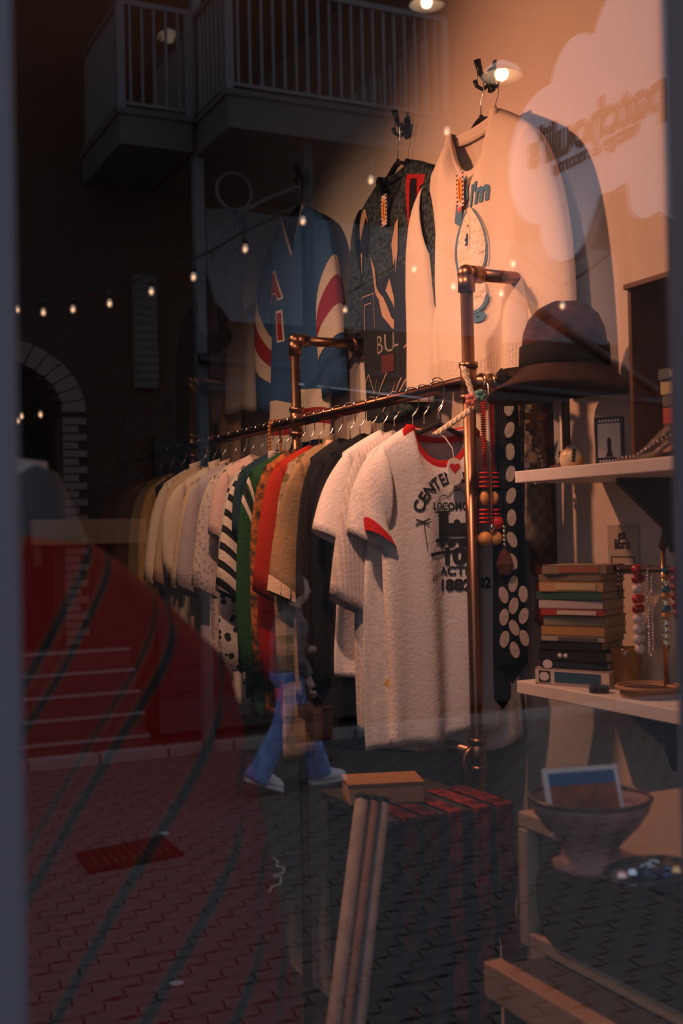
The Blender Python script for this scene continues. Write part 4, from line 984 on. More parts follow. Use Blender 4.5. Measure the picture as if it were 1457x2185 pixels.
bm = bmesh.new(); [box(bm, c_, s_) for c_, s_ in (((0, -0.0068, -0.018), (0.075, 0.001, 0.0015)), ((0, -0.0068, -0.036), (0.075, 0.001, 0.0015)), ((-0.037, -0.0068, -0.027), (0.0015, 0.001, 0.019)), ((0.037, -0.0068, -0.027), (0.0015, 0.001, 0.019)))]
ex.part('name_box', bm, ink, smooth=False)

# ================================================================== LOWER RIGHT: cabinet, bowl, dish
CX = 1.02
c1 = P(1106, 1800, X=CX); c2 = P(1420, 1975, X=CX)
zc = c1.z; cb_ = P(1090, 2070, X=CX).z
cab = Thing('display_cabinet', 'pale cabinet with dark rounded front panel under the bowl', 'cabinet', ((CX+1.58)/2, (c1.y+0.80)/2, cb_))
cx0, cx1 = CX-(CX+1.58)/2, 1.58-(CX+1.58)/2; cyl = (c1.y-0.80); hh = zc-cb_
greyp = mat('cabinet_cream', (0.42, 0.30, 0.22), 0.6, vary=0.2)
cab.part('top', one(box, (0, 0, hh-0.012), (cx1-cx0, cyl, 0.024), 0, 0.003), greyp, smooth=False)
cab.part('carcass', one(box, (0.01, 0, hh/2-0.015), (cx1-cx0-0.03, cyl-0.02, hh-0.032)), mat('carcass', (0.20, 0.15, 0.12), 0.8), smooth=False)
for s_ in (-1, 1): cab.part('stile', one(box, (cx0+0.01, s_*(cyl/2-0.012), hh/2-0.012), (0.022, 0.024, hh-0.026), 0, 0.002), greyp, smooth=False)
cab.part('lower_rail', one(box, (cx0+0.01, 0, 0.012), (0.022, cyl-0.05, 0.022), 0, 0.002), greyp, smooth=False)
bm = bmesh.new(); w2, h2_ = cyl/2-0.05, hh/2-0.035
rp = []
for (qx, qz, a0) in ((w2-0.05, h2_-0.05, 0), (-w2+0.05, h2_-0.05, pi/2), (-w2+0.05, -h2_+0.05, pi), (w2-0.05, -h2_+0.05, 1.5*pi)):
    rp += [(qx+0.05*cos(a0+k*pi/12), hh/2-0.012+qz+0.05*sin(a0+k*pi/12)) for k in range(7)]
poly_prism(bm, rp, cx0-0.004, cx0+0.006, 'x'); cab.part('front_panel', bm, mat('panel_charcoal', (0.045, 0.042, 0.04), 0.5), label='dark front panel with rounded corners', smooth=False)
plf = Thing('display_platform', 'dark window platform with a pale wooden edge strip', 'platform', (1.25, 1.32, ZF))
pe = P(1050, 2062, X=0.93); zp = pe.z
yl, yh = 0.835, pe.y
plf.part('deck', one(box, ((0.94+1.6)/2-1.25, (yl+yh)/2-1.32, zp-ZF-0.02), (0.66, yh-yl, 0.036)), mat('deck_dark', (0.05, 0.04, 0.035), 0.8), smooth=False)
plf.part('edge_strip', one(box, (0.93-1.25, (yl+yh)/2-1.32, zp-ZF-0.015), (0.03, yh-yl, 0.05), 0, 0.002), palewood, smooth=False)
plf.part('front_board', one(box, (0.955-1.25, (yl+yh)/2-1.32, (zp-ZF)/2-0.02), (0.02, yh-yl-0.01, zp-ZF-0.04)), darkwood, smooth=False)
plf.part('end_board', one(box, ((0.94+1.6)/2-1.25, yh-0.01-1.32, (zp-ZF)/2-0.02), (0.64, 0.02, zp-ZF-0.04)), darkwood, smooth=False)
cab.o.location.z = zp
# keep cabinet seated on the platform
dz_ = zp-cb_
bp = P(1262, 1850, Z=zc+dz_)
bw = Thing('footed_bowl', 'rough pinkish clay footed bowl on the cabinet', 'bowl', (bp.x, bp.y, zc+dz_))
s = (P(1380, 1740, Y=bp.y).x-P(1155, 1740, Y=bp.y).x)/2*0.93
prof = [(0.0, 0.0), (s*0.62, 0.0), (s*0.64, 0.006), (s*0.50, 0.012), (s*0.46, 0.028), (s*0.60, 0.040), (s*0.80, 0.056), (s*0.95, 0.074), (s, 0.088), (s*0.97, 0.089), (s*0.9, 0.075), (s*0.7, 0.055), (s*0.4, 0.045), (0, 0.043)]
bw.part('bowl', one(lathe, prof, 48), mat('pink_clay', (0.30, 0.15, 0.14), 0.55, pat='noise', col2=(0.20, 0.10, 0.10), scale=30, bump=0.5, bscale=60))
bw.part('rim', one(tube, [(s*0.985*cos(a), s*0.985*sin(a), 0.0885) for a in [k*2*pi/40 for k in range(41)]], 0.003, 6, False), mat('dark_rim', (0.06, 0.03, 0.025), 0.3))
pc = Thing('postcard_pack', 'white bordered desert photo postcard propped in the clay bowl', 'postcard', (bp.x-0.005, bp.y-0.005, zc+dz_+0.047), radians(-12))
def rotx(bm, a, c=(0, 0, 0)): bmesh.ops.rotate(bm, cent=c, matrix=Matrix.Rotation(a, 3, 'X'), verts=bm.verts); return bm
cw, chh = s*1.35, s*1.05
pc.part('card', rotx(one(box, (0, 0, chh/2), (cw, 0.004, chh)), -0.35), mat('card_white', (0.62, 0.60, 0.6), 0.6), smooth=False)
pc.part('sky_print', rotx(one(box, (0, -0.0025, chh*0.82), (cw*0.88, 0.001, chh*0.20)), -0.35), mat('sky_print', (0.04, 0.10, 0.25), 0.5), smooth=False)
pc.part('land_print', rotx(one(box, (0, -0.0025, chh*0.40), (cw*0.88, 0.001, chh*0.64)), -0.35), mat('land_print', (0.28, 0.07, 0.02), 0.5, pat='noise', col2=(0.05, 0.03, 0.02), scale=30), smooth=False)
dp = P(1385, 1890, Z=zc+dz_)
di = Thing('abalone_dish', 'dark glossy shell dish full of shiny trinkets on the cabinet', 'dish', (dp.x, dp.y, zc+dz_), 0.4)
di.part('dish', one(lathe, [(0, 0), (0.03, 0.0), (0.048, 0.008), (0.056, 0.02), (0.053, 0.021), (0.042, 0.010), (0, 0.006)], 32, (0, 0, 0), 1.25, 0.85), mat('dish_black', (0.03, 0.025, 0.03), 0.12, spec=0.8))
tm = [mat('iris_blue', (0.10, 0.16, 0.35), 0.1, 0.8), mat('iris_grey', (0.4, 0.45, 0.5), 0.1, 0.9), mat('iris_pink', (0.6, 0.4, 0.35), 0.1, 0.6), brass]
rnd = random.Random(9)
tl = [('silver wire ring lying in the shell dish', 1), ('pale pink stone at the left of the shell dish', 2), ('deep blue stone in the middle of the shell dish', 0), ('curled silver brooch at the back of the shell dish', 1), ('brass nugget glinting at the right of the shell dish', 3), ('grey pearl bead beside the blue stone in the dish', 1), ('flat blue disc at the near edge of the dish', 0)]
tp_ = [(0.005, 0.014), (-0.033, 0.008), (-0.008, -0.004), (0.018, 0.022), (0.030, -0.012), (-0.016, 0.012), (0.012, -0.022)]
for k, ((lb, mi), (ax, ay)) in enumerate(zip(tl, tp_)):
    t = Thing('trinket', lb, 'trinket', (dp.x+ax*1.15, dp.y+ay*0.8, zc+dz_+0.016), k*1.1, 'trinkets in the shell dish')
    if k % 3 == 0: t.part('ring', one(tube, [(0.015*cos(b), 0.011*sin(b), 0.003*sin(b*2)) for b in [i*2*pi/20 for i in range(21)]], 0.0028, 6, False), tm[mi])
    else: t.part('stone', one(lathe, [(0, 0.008), (0.008, 0.006), (0.012, 0), (0.007, -0.005), (0, -0.006)], 7), tm[mi], smooth=False)
bb = P(1370, 1720, Z=zc+dz_)
yb_ = bp.y+0.02
bk = Thing('black_case', 'black fabric case standing behind the clay bowl', 'case', (1.42, 1.36, zc+dz_), radians(8))
hk_ = P(1330, 1655, X=1.38).z-(zc+dz_)
bk.part('body', one(box, (0, 0, 0.105), (0.20, 0.24, 0.21), 0, 0.012), cloth('case_black', (0.018, 0.016, 0.016), pat='noise', col2=(0.03, 0.012, 0.01), scale=20)); bk.part('lid', one(box, (0, 0, 0.222), (0.205, 0.245, 0.022), 0, 0.006), cloth('case_lid', (0.03, 0.026, 0.026)))
bk.part('handle', one(tube, [(0, -0.05, 0.233), (0, -0.045, 0.255), (0, 0.045, 0.255), (0, 0.05, 0.233)], 0.005, 8), black_pl)

# lower centre: low chest with scarves and leaning rolls
lcY = 1.98
a_ = P(835, 1760, Y=lcY); b_ = P(1075, 1700, Y=lcY)
zch = P(960, 1735, Y=lcY).z
ch = Thing('low_chest', 'dark low chest under the hanging clothes', 'chest', ((a_.x+b_.x)/2, lcY+0.16, ZF))
wch = b_.x-a_.x
ch.part('body', one(box, (0, 0, (zch-ZF)/2-0.01), (wch-0.02, 0.30, zch-ZF-0.02), 0, 0.003), mat('chest_black', (0.012, 0.012, 0.013), 0.6), smooth=False)
ch.part('lid', one(box, (0, 0, zch-ZF-0.010), (wch, 0.32, 0.02), 0, 0.003), mat('chest_lid', (0.02, 0.018, 0.017), 0.6), smooth=False)
for i_, (f0, w_, c_, drop_, lb) in enumerate(((0.02, 0.034, (0.24, 0.02, 0.015), 0.36, 'dull red woven scarf at the left of the chest'), (0.20, 0.030, (0.20, 0.02, 0.015), 0.42, 'dark red striped scarf second from the left'), (0.42, 0.030, (0.50, 0.05, 0.02), 0.5, 'bright orange red scarf in the middle of the chest'), (0.66, 0.036, (0.45, 0.04, 0.02), 0.45, 'bright red tasselled scarf right of the orange one'), (0.87, 0.04, (0.30, 0.02, 0.015), 0.3, 'short red scarf at the right end of the chest'))):
    x0 = a_.x+f0*wch+0.03
    sc_ = Thing('woven_scarf', lb, 'scarf', (x0, lcY, zch), 0, 'red scarves over the low chest')
    bm = bmesh.new(); pts = [(0.18, 0.004), (0.0, 0.004), (-0.004, 0.0), (-0.008, -0.03)]+[(-0.010-0.006*sin(k*0.8+i_), -0.03-drop_*k/14) for k in range(1, 15)]
    rows_ = [[bm.verts.new((-w_/2+w_*j/8+0.002*sin(k), y+0.003*sin(j*1.6+k*0.3), z)) for j in range(9)] for k, (y, z) in enumerate(pts)]
    for a, b in zip(rows_, rows_[1:]):
        for j in range(8): bm.faces.new((a[j], a[j+1], b[j+1], b[j]))
    solid(sc_.part('cloth', bm, cloth('scarf_red%d' % i_, tuple(x*0.55 for x in c_), pat='noise', col2=tuple(x*0.10 for x in c_), scale=26+3*i_)), 0.004)
    bm = bmesh.new()
    for j in range(9): tube(bm, [(-w_/2+w_*j/8, pts[-1][0], pts[-1][1]), (-w_/2+w_*j/8, pts[-1][0], pts[-1][1]-0.03)], 0.0012, 5)
    sc_.part('fringe', bm, cloth('fringe%d' % i_, c_), kind='stuff')
bo = Thing('cardboard_box', 'flat brown wooden box lying on the low chest', 'box', ((a_.x+b_.x)/2-0.06, lcY+0.16, zch+0.0045), radians(-18))
bo.part('tray', one(box, (0, 0, 0.018), (0.15, 0.10, 0.036), 0, 0.002), palewood, smooth=False); bo.part('lid', one(box, (0, 0, 0.039), (0.154, 0.104, 0.006), 0, 0.001), mat('lid_brown', (0.25, 0.12, 0.04), 0.7), smooth=False)
for i_, (u0, u1, c_, lb) in enumerate(((772, 712, (0.32, 0.28, 0.28), 'tall pale rolled poster leaning left of the chest'), (795, 735, (0.27, 0.17, 0.14), 'pinkish rolled poster beside the pale one'), (818, 765, (0.24, 0.25, 0.29), 'bluish white rolled wallpaper leaning nearest the red scarves'))):
    top = P(u0, 1700+i_*4, Y=1.84); bot = P(u1, 2185, Y=1.60)
    d = (bot-top); bot2 = top+d*((ZF-top.z)/d.z)
    rr_ = 0.0115
    rt = Thing('paper_roll', lb, 'roll', (bot2.x, bot2.y, ZF), 0, 'leaning rolls')
    tv = top-bot2
    rt.part('sheet', one(tube, [(0, 0, 0.004), tuple(tv)], rr_, 16), mat('roll%d' % i_, c_, 0.7, pat='noise', col2=tuple(x*0.75 for x in c_), scale=18))
    e = tv.normalized(); rt.part('core', one(tube, [tuple(tv-e*0.01), tuple(tv+e*0.002)], 0.012, 12), ink)
    rt.part('band', one(tube, [tuple(tv*0.72), tuple(tv*0.735)], rr_+0.001, 16), mat('rollband', (0.3, 0.05, 0.04), 0.7))

# ================================================================== MANNEQUIN WITH RED PONCHO (close behind the glass, left)
mc = P(10, 1200, Y=1.17)
mn = Thing('mannequin', 'mannequin in a dark red striped poncho just inside the window', 'mannequin', (mc.x, 1.17, ZF))
zs = P(60, 1140, Y=1.17).z-ZF          # neck base height
bm = bmesh.new(); seg = 56; rings = []
def half_w(t): # t metres below the neck
    return 0.055+0.155*min(1, (t/0.135))**0.75 + 0.10*min(1, max(0, t-0.1)/0.55) if t > 0 else 0.055
for j in range(34):
    t = 0.0 if j == 0 else (0.9*(j/33)**1.5)
    w_ = half_w(t); dd = 0.05+0.10*min(1, t/0.12)**0.6+0.06*t
    rings.append([bm.verts.new(((w_+0.012*min(1, t*4)*sin(7*a+1.2))*cos(a), (dd+0.014*min(1, t*4)*sin(6*a))*sin(a), zs-t)) for a in [2*pi*k/seg for k in range(seg)]])
for a, b in zip(rings, rings[1:]):
    for k in range(seg): bm.faces.new((a[k], b[k], b[(k+1) % seg], a[(k+1) % seg]))
solid(mn.part('poncho', bm, cloth('red_serape', (0.17, 0.005, 0.004), pat='blanket', col2=(0.018, 0.020, 0.020), scale=46)), 0.006)
mn.part('stand_pole', one(tube, [(0, 0, 0.02), (0, 0, zs+0.02)], 0.014, 12), chrome)
mn.part('stand_base', one(lathe, [(0.15, 0), (0.15, 0.01), (0.02, 0.02), (0, 0.02)], 32), chrome)
mn.part('torso', one(lathe, [(0, -0.62), (0.11, -0.60), (0.12, -0.42), (0.14, -0.12), (0.10, -0.05), (0.045, -0.01), (0.042, 0.07), (0, 0.075)], 28, (0, 0, zs), 1.0, 0.55), mat('mannequin_skin', (0.4, 0.36, 0.33), 0.5))
bm = bmesh.new()
rings = []
for r, z in ((0.045, 0.06), (0.055, 0.055), (0.065, 0.03), (0.078, 0.0), (0.085, -0.012), (0.07, -0.02), (0.045, 0.0)):
    rings.append([bm.verts.new((r*cos(2*pi*k/40), r*0.85*sin(2*pi*k/40), zs+z+0.006*sin(5*2*pi*k/40))) for k in range(40)])
for a, b in zip(rings, rings[1:]):
    for k in range(40): bm.faces.new((a[k], b[k], b[(k+1) % 40], a[(k+1) % 40]))
mn.part('cowl', bm, cloth('grey_cowl', (0.07, 0.07, 0.075)), label='grey cowl scarf')

# lamp fixtures of the two shop spots
for nm, (x, y, z), tgt in (('over the wall garments', (0.42, 2.75, 3.12), (1.62, 1.85, 2.18)), ('near the window', (0.50, 1.55, 3.40), (1.20, 2.62, 2.15)), ('over the rail', (0.55, 3.45, 3.42), (1.35, 3.0, 1.9))):
    t = Thing('spotlight', 'black ceiling spotlight '+nm, 'lamp', (x, y, ZCEIL))
    t.part('stem', one(tube, [(0, 0, 0), (0, 0, z-ZCEIL+0.06)], 0.008, 8), black_pl)
    d = (Vector(tgt)-Vector((x, y, z))).normalized(); c = Vector((0, 0, z-ZCEIL))
    bm = bmesh.new(); tube(bm, [tuple(c-d*0.12), tuple(c-d*0.05)], 0.04, 16); t.part('can', bm, black_pl)
    t.part('mount', one(lathe, [(0.05, 0), (0.05, -0.012), (0, -0.012)], 20), black_pl)

# ================================================================== THE STREET (behind the camera, seen mirrored)
YWv = 11.4                                  # mirrored depth of the facade opposite
YW = 2*G-YWv
asph = mat('paver_grey', (0.085, 0.085, 0.08), 0.85, pat='noise', col2=(0.06, 0.062, 0.062), scale=14, bump=0.6, bscale=40)
bm = bmesh.new(); box(bm, (4, (YW-1+G)/2+0.0, -0.13), (26, G-YW+2, 0.2)); struct('ground', bm, mat('joint_sand', (0.012, 0.012, 0.012), 1.0))
pav = Thing('pavement', '', '', (0, 0, 0), kind='structure')
PW, PH = 0.225, 0.1125
def paver_outline():
    pts = []; a = 0.014; e = 0.0030
    top = [(0, 0), (PW/4, a), (3*PW/4, -a), (PW, 0)]
    side = [(0, 0), (a*0.6, PH*0.25), (-a*0.6, PH*0.75), (0, PH)]
    pts += [(x, y) for x, y in top]
    pts += [(PW+x, y) for x, y in side[1:]]
    pts += [(x, PH+y) for x, y in top[::-1][1:]]
    pts += [(x, y) for x, y in side[::-1][1:-1]]
    cx, cy = PW/2, PH/2
    return [(cx+(x-cx)*(1-2*e/PW*1.6), cy+(y-cy)*(1-2*e/PH)) for x, y in pts]
OUT = paver_outline()
bm = bmesh.new(); poly_prism(bm, [(x-PW/2, y-PH/2) for x, y in OUT], -0.05, 0.0, 'z'); pme = bpy.data.meshes.new('paver'); 
for f in bm.faces: pass
bm.to_mesh(pme); bm.free(); pme.materials.append(asph)
cells = []
for r in range(int((YWv-0.93-0.95)/PH)):
    yv = 0.93+r*PH
    for c in range(-20, 54):
        x = c*PW+(r % 2)*PW/2
        cells.append((x, 2*G-yv, yv))
def vis(x, yv):
    d = Vector((x, yv, -ZC)); w = d.dot(Fv); return CV-FPX*d.dot(Uv)/w < 2300 and -100 < CU+FPX*d.dot(Rv)/w < 1560
cells.sort(key=lambda c: c[2])
near = [c for c in cells if vis(c[0], c[2])][:300]; ns_ = set(near)
for k, (x, y, _) in enumerate(near):
    o = bpy.data.objects.new('paver', pme); COL.objects.link(o); o.parent = pav.o
    o.location = (x, y, random.uniform(-0.004, 0.003)); o.rotation_euler = (random.uniform(-0.012, 0.012), random.uniform(-0.012, 0.012), random.uniform(-0.01, 0.01))
bm = bmesh.new()
for c in cells:
    if c in ns_: continue
    x, y, _ = c; dz = random.uniform(-0.003, 0.003)
    poly_prism(bm, [(x-PW/2+px, y-PH/2+py) for px, py in OUT], -0.05, dz, 'z')
o = pav.part('paver', bm, asph, smooth=False, kind='stuff')
# drain cover and kerb
q = [M(u, v, Z=0.0) for u, v in ((162, 1828), (345, 1790), (392, 1828), (190, 1866))]
dc = sum(q, Vector())/4
dr_ = Thing('drain_cover', 'dark rust red drain cover set in the paving', 'drain cover', (dc.x, dc.y, 0.004))
bm = bmesh.new(); poly_prism(bm, [((p-dc).x, (p-dc).y) for p in q], 0, 0.02, 'z'); dr_.part('plate', bm, mat('rust', (0.035, 0.012, 0.008), 0.6, 0.4), smooth=False)
e0, e1 = q[0]-dc, q[1]-dc; f0, f1 = q[3]-dc, q[2]-dc
for k in range(9):
    a = 0.12+k*0.095; s0 = e0.lerp(e1, a); s1 = f0.lerp(f1, a); dr_.part('rib', one(tube, [(*s0.lerp(s1, 0.12).xy, 0.022), (*s0.lerp(s1, 0.88).xy, 0.022)], 0.01, 6), mat('rib_iron', (0.06, 0.03, 0.02), 0.6, 0.5))
kb = Thing('kerb', '', '', (0, 0, 0), kind='structure')
for k in range(14): kb.part('kerb_stone', one(box, (1.0+k*0.62, YW+1.05, 0.035), (0.60, 0.16, 0.10), 0, 0.008), mat('kerb', (0.19, 0.18, 0.17), 0.9) if k == 0 else bpy.data.materials['kerb'], smooth=False)

# litter on the paving
sq = [M(u, v, Z=0.012) for u, v in ((580, 1830), (592, 1838), (590, 1848), (606, 1852), (603, 1864), (582, 1870), (600, 1872), (597, 1888), (580, 1892), (574, 1904))]
lt_ = Thing('string_scrap', 'pale curly scrap of string lying on the paving', 'string', tuple(sq[0]))
lt_.part('strand', one(tube, [tuple(p-sq[0]) for p in sq], 0.007, 6), mat('string_pale', (0.40, 0.36, 0.28), 0.8))
for u, v, lb in ((376, 2098, 'crumpled white paper scrap at the near end of the paving'), (350, 1778, 'small white paper scrap beside the drain cover')):
    c_ = M(u, v, Z=0.012); lt_ = Thing('paper_scrap', lb, 'litter', tuple(c_))
    bm = bmesh.new(); bmesh.ops.create_icosphere(bm, subdivisions=2, radius=0.035)
    for v_ in bm.verts: v_.co = (v_.co.x*random.uniform(0.7, 1.2), v_.co.y*random.uniform(0.5, 0.9), v_.co.z*0.25*random.uniform(0.5, 1.2))
    lt_.part('paper', bm, mat('litter_white', (0.35, 0.35, 0.36), 0.8), smooth=False)
# facade opposite
fac_dark = mat('brown_render', (0.045, 0.024, 0.017), 0.95, vary=0.3)
fac_light = mat('pale_render', (0.16, 0.155, 0.165), 0.95, vary=0.15)
fx0, fx1 = -3.0, 15.0
zsl = 5.35
bm = bmesh.new()
axc, arx = 1.86, 0.66
azs = P(100, 880, Y=YWv).z
box(bm, ((axc+arx+fx1)/2, YW-0.15, 5.5), (fx1-axc-arx, 0.3, 13)); box(bm, ((fx0+axc-arx)/2, YW-0.15, 5.5), (axc-arx-fx0, 0.3, 13))
box(bm, (axc, YW-0.15, (azs+arx+12)/2), (2*arx, 0.3, 12-azs-arx))
# fill above the arch
n = 14
for k in range(n):
    a0, a1 = pi*k/n, pi*(k+1)/n
    x0, x1 = axc+arx*cos(a1), axc+arx*cos(a0); zt = azs+arx*max(sin(a0), sin(a1))*0.75
    box(bm, ((x0+x1)/2, YW-0.15, (azs+min(arx*sin(a0), arx*sin(a1))*0.75+azs+arx)/2), (x1-x0, 0.3, arx-min(arx*sin(a0), arx*sin(a1))*0.75))
struct('wall_opposite', bm, fac_dark)
# neighbouring buildings close the street to left and right so that the sky is only overhead
bm = bmesh.new(); box(bm, (4, YW-4.2, 5), (26, 0.3, 13)); struct('wall_opposite_back', bm, fac_dark)
# brick arch surround
ba = Thing('brick_arch', 'brick arch around the dark doorway across the street', 'arch', (axc, YW, 0))
brk = mat('brick_dull', (0.16, 0.10, 0.08), 0.9, vary=0.4)
for k in range(17):
    a = pi*(k+0.5)/17
    bm = bmesh.new(); r0, r1 = arx, arx+0.22; w0, w1 = pi/17*0.44, pi/17*0.46
    pts = [(r0*cos(a-w0), azs+0.75*r0*sin(a-w0)), (r1*cos(a-w1), azs+0.8*r1*sin(a-w1)), (r1*cos(a+w1), azs+0.8*r1*sin(a+w1)), (r0*cos(a+w0), azs+0.75*r0*sin(a+w0))]
    poly_prism(bm, pts, 0.001, 0.05); ba.part('brick', bm, brk, smooth=False)
nj = int((azs-0.95)/0.078)
for sd in (-1, 1):
    for k in range(nj):
        w_ = 0.22 if k % 2 else 0.14
        ba.part('brick', one(box, (sd*(arx+w_/2), 0.015, 0.95+0.037+k*0.078), (w_, 0.07, 0.066), 0, 0.004), brk, smooth=False)
# doorway inside, steps
dw = Thing('door_1', '', '', (axc, YW-0.7, 0.92), kind='structure')
dw.part('door_leaf', one(box, (0, 0, 1.0), (1.4, 0.06, 2.4)), mat('door_black', (0.012, 0.01, 0.009), 0.6), smooth=False)
stp = Thing('door_steps', 'stone steps with pale edges below the brick arch doorway', 'steps', (axc, YW+0.5, 0))
stone = mat('step_stone', (0.05, 0.03, 0.025), 0.9); pale = mat('step_edge', (0.18, 0.155, 0.15), 0.9)
for k in range(5):
    h = 0.92-0.184*k; w_ = 2.6
    stp.part('step', one(box, (-0.1, -0.35+0.15*k, h/2), (w_, 0.32, h-0.002)), stone, smooth=False)
    stp.part('step_edge', one(box, (-0.1, -0.185+0.15*k, h-0.012), (w_, 0.02, 0.028)), pale, smooth=False)
# pale ground floor wall panel with painted top, dark shopfront below
lx0 = M(437, 450, Y=YWv).x; lx1 = 9.2
zlo = 4.15
pn = Thing('wall_panel', 'pale blue grey rendered wall under the balcony across the street', 'wall panel', ((lx0+lx1)/2, YW, zlo))
bm = bmesh.new()
hp2 = 5.3-zlo
pts = [(-(lx1-lx0)/2+0.35*(1-cos(a)), 0.0+0.9*(1-sin(a))) for a in [pi/2*k/8 for k in range(9)]][::-1]
pts = [(-(lx1-lx0)/2, hp2), (-(lx1-lx0)/2, 0.5), (-(lx1-lx0)/2+0.08, 0.2), (-(lx1-lx0)/2+0.25, 0.0), ((lx1-lx0)/2, 0.0), ((lx1-lx0)/2, hp2)]
poly_prism(bm, pts, 0.0, 0.05); pn.part('render', bm, fac_light, smooth=False)
pn.part('coping', one(box, (0.0, 0.07, hp2+0.02), (lx1-lx0, 0.10, 0.05)), fac_dark, smooth=False)
sf = Thing('dark_shopfront', 'black shopfront with closed shutters across the street', 'shopfront', (5.6, YW, 0.05))
blk = mat('shutter_black', (0.010, 0.010, 0.011), 0.6)
sf.part('surround', one(box, (0, 0.05, 1.45), (4.4, 0.1, 2.9)), blk, smooth=False)
for k in range(9):
    for c in range(3): sf.part('shutter_slat', one(box, (-1.45+1.45*c, 0.11, 0.5+k*0.25), (1.25, 0.03, 0.235), 0, 0.004), blk, smooth=False)
sf.part('plinth', one(box, (0, 0.12, 0.15), (4.45, 0.14, 0.30)), mat('plinth_dark', (0.03, 0.03, 0.032), 0.8), smooth=False)
ws = M(282, 700, Y=YWv).x; we = M(333, 700, Y=YWv).x
sh = Thing('window_shutter', 'tall pale grey shutter left of the steel column', 'shutter', ((ws+we)/2, YW, P(300, 830, Y=YWv).z))
hs = P(300, 590, Y=YWv).z-P(300, 830, Y=YWv).z
sh.part('frame', one(box, (0, 0.03, hs/2), (we-ws, 0.05, hs)), mat('shutter_grey', (0.075, 0.068, 0.062), 0.9), smooth=False)
for k in range(14): sh.part('slat', one(box, (0, 0.06, hs*(k+0.5)/14), (we-ws-0.04, 0.02, hs/14*0.8)), bpy.data.materials['shutter_grey'], smooth=False)
lt = Thing('timber_lintel', 'brown timber beam over the doorway steps across the street', 'beam', (2.75, YW+0.06, P(160, 1162, Y=YWv).z))
lt.part('beam', one(box, (0, 0, 0.12), (1.1, 0.12, 0.24), 0, 0.01), mat('lintel_brown', (0.28, 0.13, 0.06), 0.8, vary=0.4), smooth=False)
lt.part('bracket', one(box, (-0.5, 0, -0.1), (0.06, 0.1, 0.2)), darkwood, smooth=False); lt.part('bracket', one(box, (0.5, 0, -0.1), (0.06, 0.1, 0.2)), darkwood, smooth=False)

# balconies
conc = mat('balcony_concrete', (0.05, 0.05, 0.05), 0.9, vary=0.25); railm = mat('railing_grey', (0.075, 0.077, 0.08), 0.6)
def balcony(name, label, X0, X1, Yv, zt, zb_, bars=0.105, left=True, right=True):
    Yf = 2*G-Yv
    T = Thing(name, label, 'balcony', ((X0+X1)/2, YW, zb_))
    cx = (X0+X1)/2; dep = Yf-YW
    T.part('slab', one(box, (0, dep/2, (zt-zb_)/2), (X1-X0, dep, zt-zb_)), conc, smooth=False)
    T.part('slab_lip', one(box, (0, dep/2+0.02, zt-zb_+0.015), (X1-X0+0.04, dep, 0.05)), conc, smooth=False)
    z0 = zt-zb_; H = 0.98
    for nm, (a, b) in {'top_rail': (H, 0.05), 'bottom_rail': (0.09, 0.03)}.items():
        T.part(nm, one(box, (0, dep-0.03, z0+a), (X1-X0, 0.045, b)), railm, smooth=False)
        for sx, ok in ((-1, left), (1, right)):
            if ok: T.part(nm, one(box, (sx*((X1-X0)/2-0.02), dep/2, z0+a), (0.045, dep-0.05, b)), railm, smooth=False)
    for sx in (-1, 1): T.part('corner_post', one(box, (sx*((X1-X0)/2-0.02), dep-0.03, z0+H/2), (0.07, 0.07, H)), railm, smooth=False)
    bmb = bmesh.new(); box(bmb, (0, 0, 0), (0.022, 0.022, H-0.08)); me = bpy.data.meshes.new('baluster'); bmb.to_mesh(me); bmb.free(); me.materials.append(railm)
    pos = []
    n = int((X1-X0)/bars)
    for k in range(1, n): pos.append((-(X1-X0)/2+k*(X1-X0)/n, dep-0.03))
    for sx, ok in ((-1, left), (1, right)):
        if ok:
            n2 = int(dep/bars)
            for k in range(1, n2): pos.append((sx*((X1-X0)/2-0.02), k*dep/n2))
    for (x, y) in pos:
        o = bpy.data.objects.new('baluster', me); COL.objects.link(o); o.parent = T.o; o.location = (x, y, z0+0.09+(H-0.08)/2)
    return T
c = M(486, 198, Y=9.26); zt1 = c.z; zb1 = M(486, 270, Y=9.26).z; X1a = c.x; X1b = M(955, 200, Y=9.26).x
balcony('balcony', 'larger balcony with grey railing, nearer the shop across the street', X1a, X1b, 9.26, zt1, zb1)
c2_ = M(255, 238, Y=10.03)
balcony('balcony', 'narrow recessed balcony left of the steel column across the street', c2_.x, X1a-0.06, 10.03, c2_.z, M(255, 305, Y=10.03).z, right=False)
# upper floor overhang that darkens the top, steel column, downpipe
bm = bmesh.new(); box(bm, (3.5, YW+0.95, 7.9), (14, 1.9, 0.25)); struct('roof_overhang', bm, fac_dark)
scx = M(420, 300, Y=10.15)
sc = Thing('steel_column', 'tall slim grey steel column between the two balconies', 'column', (scx.x, scx.y, 0))
sc.part('shaft', one(box, (0, 0, 3.9), (0.09, 0.09, 7.8)), railm, smooth=False); sc.part('foot_plate', one(box, (0, 0, 0.012), (0.2, 0.2, 0.02)), railm, smooth=False)
sc2 = M(656, 500, Y=9.4)
s2 = Thing('dark_post', 'dark post under the larger balcony in front of the pale wall', 'post', (sc2.x, sc2.y, 0))
s2.part('shaft', one(box, (0, 0, zb1/2), (0.085, 0.085, zb1-0.002)), blk, smooth=False); s2.part('foot_plate', one(box, (0, 0, 0.012), (0.2, 0.2, 0.02)), blk, smooth=False)
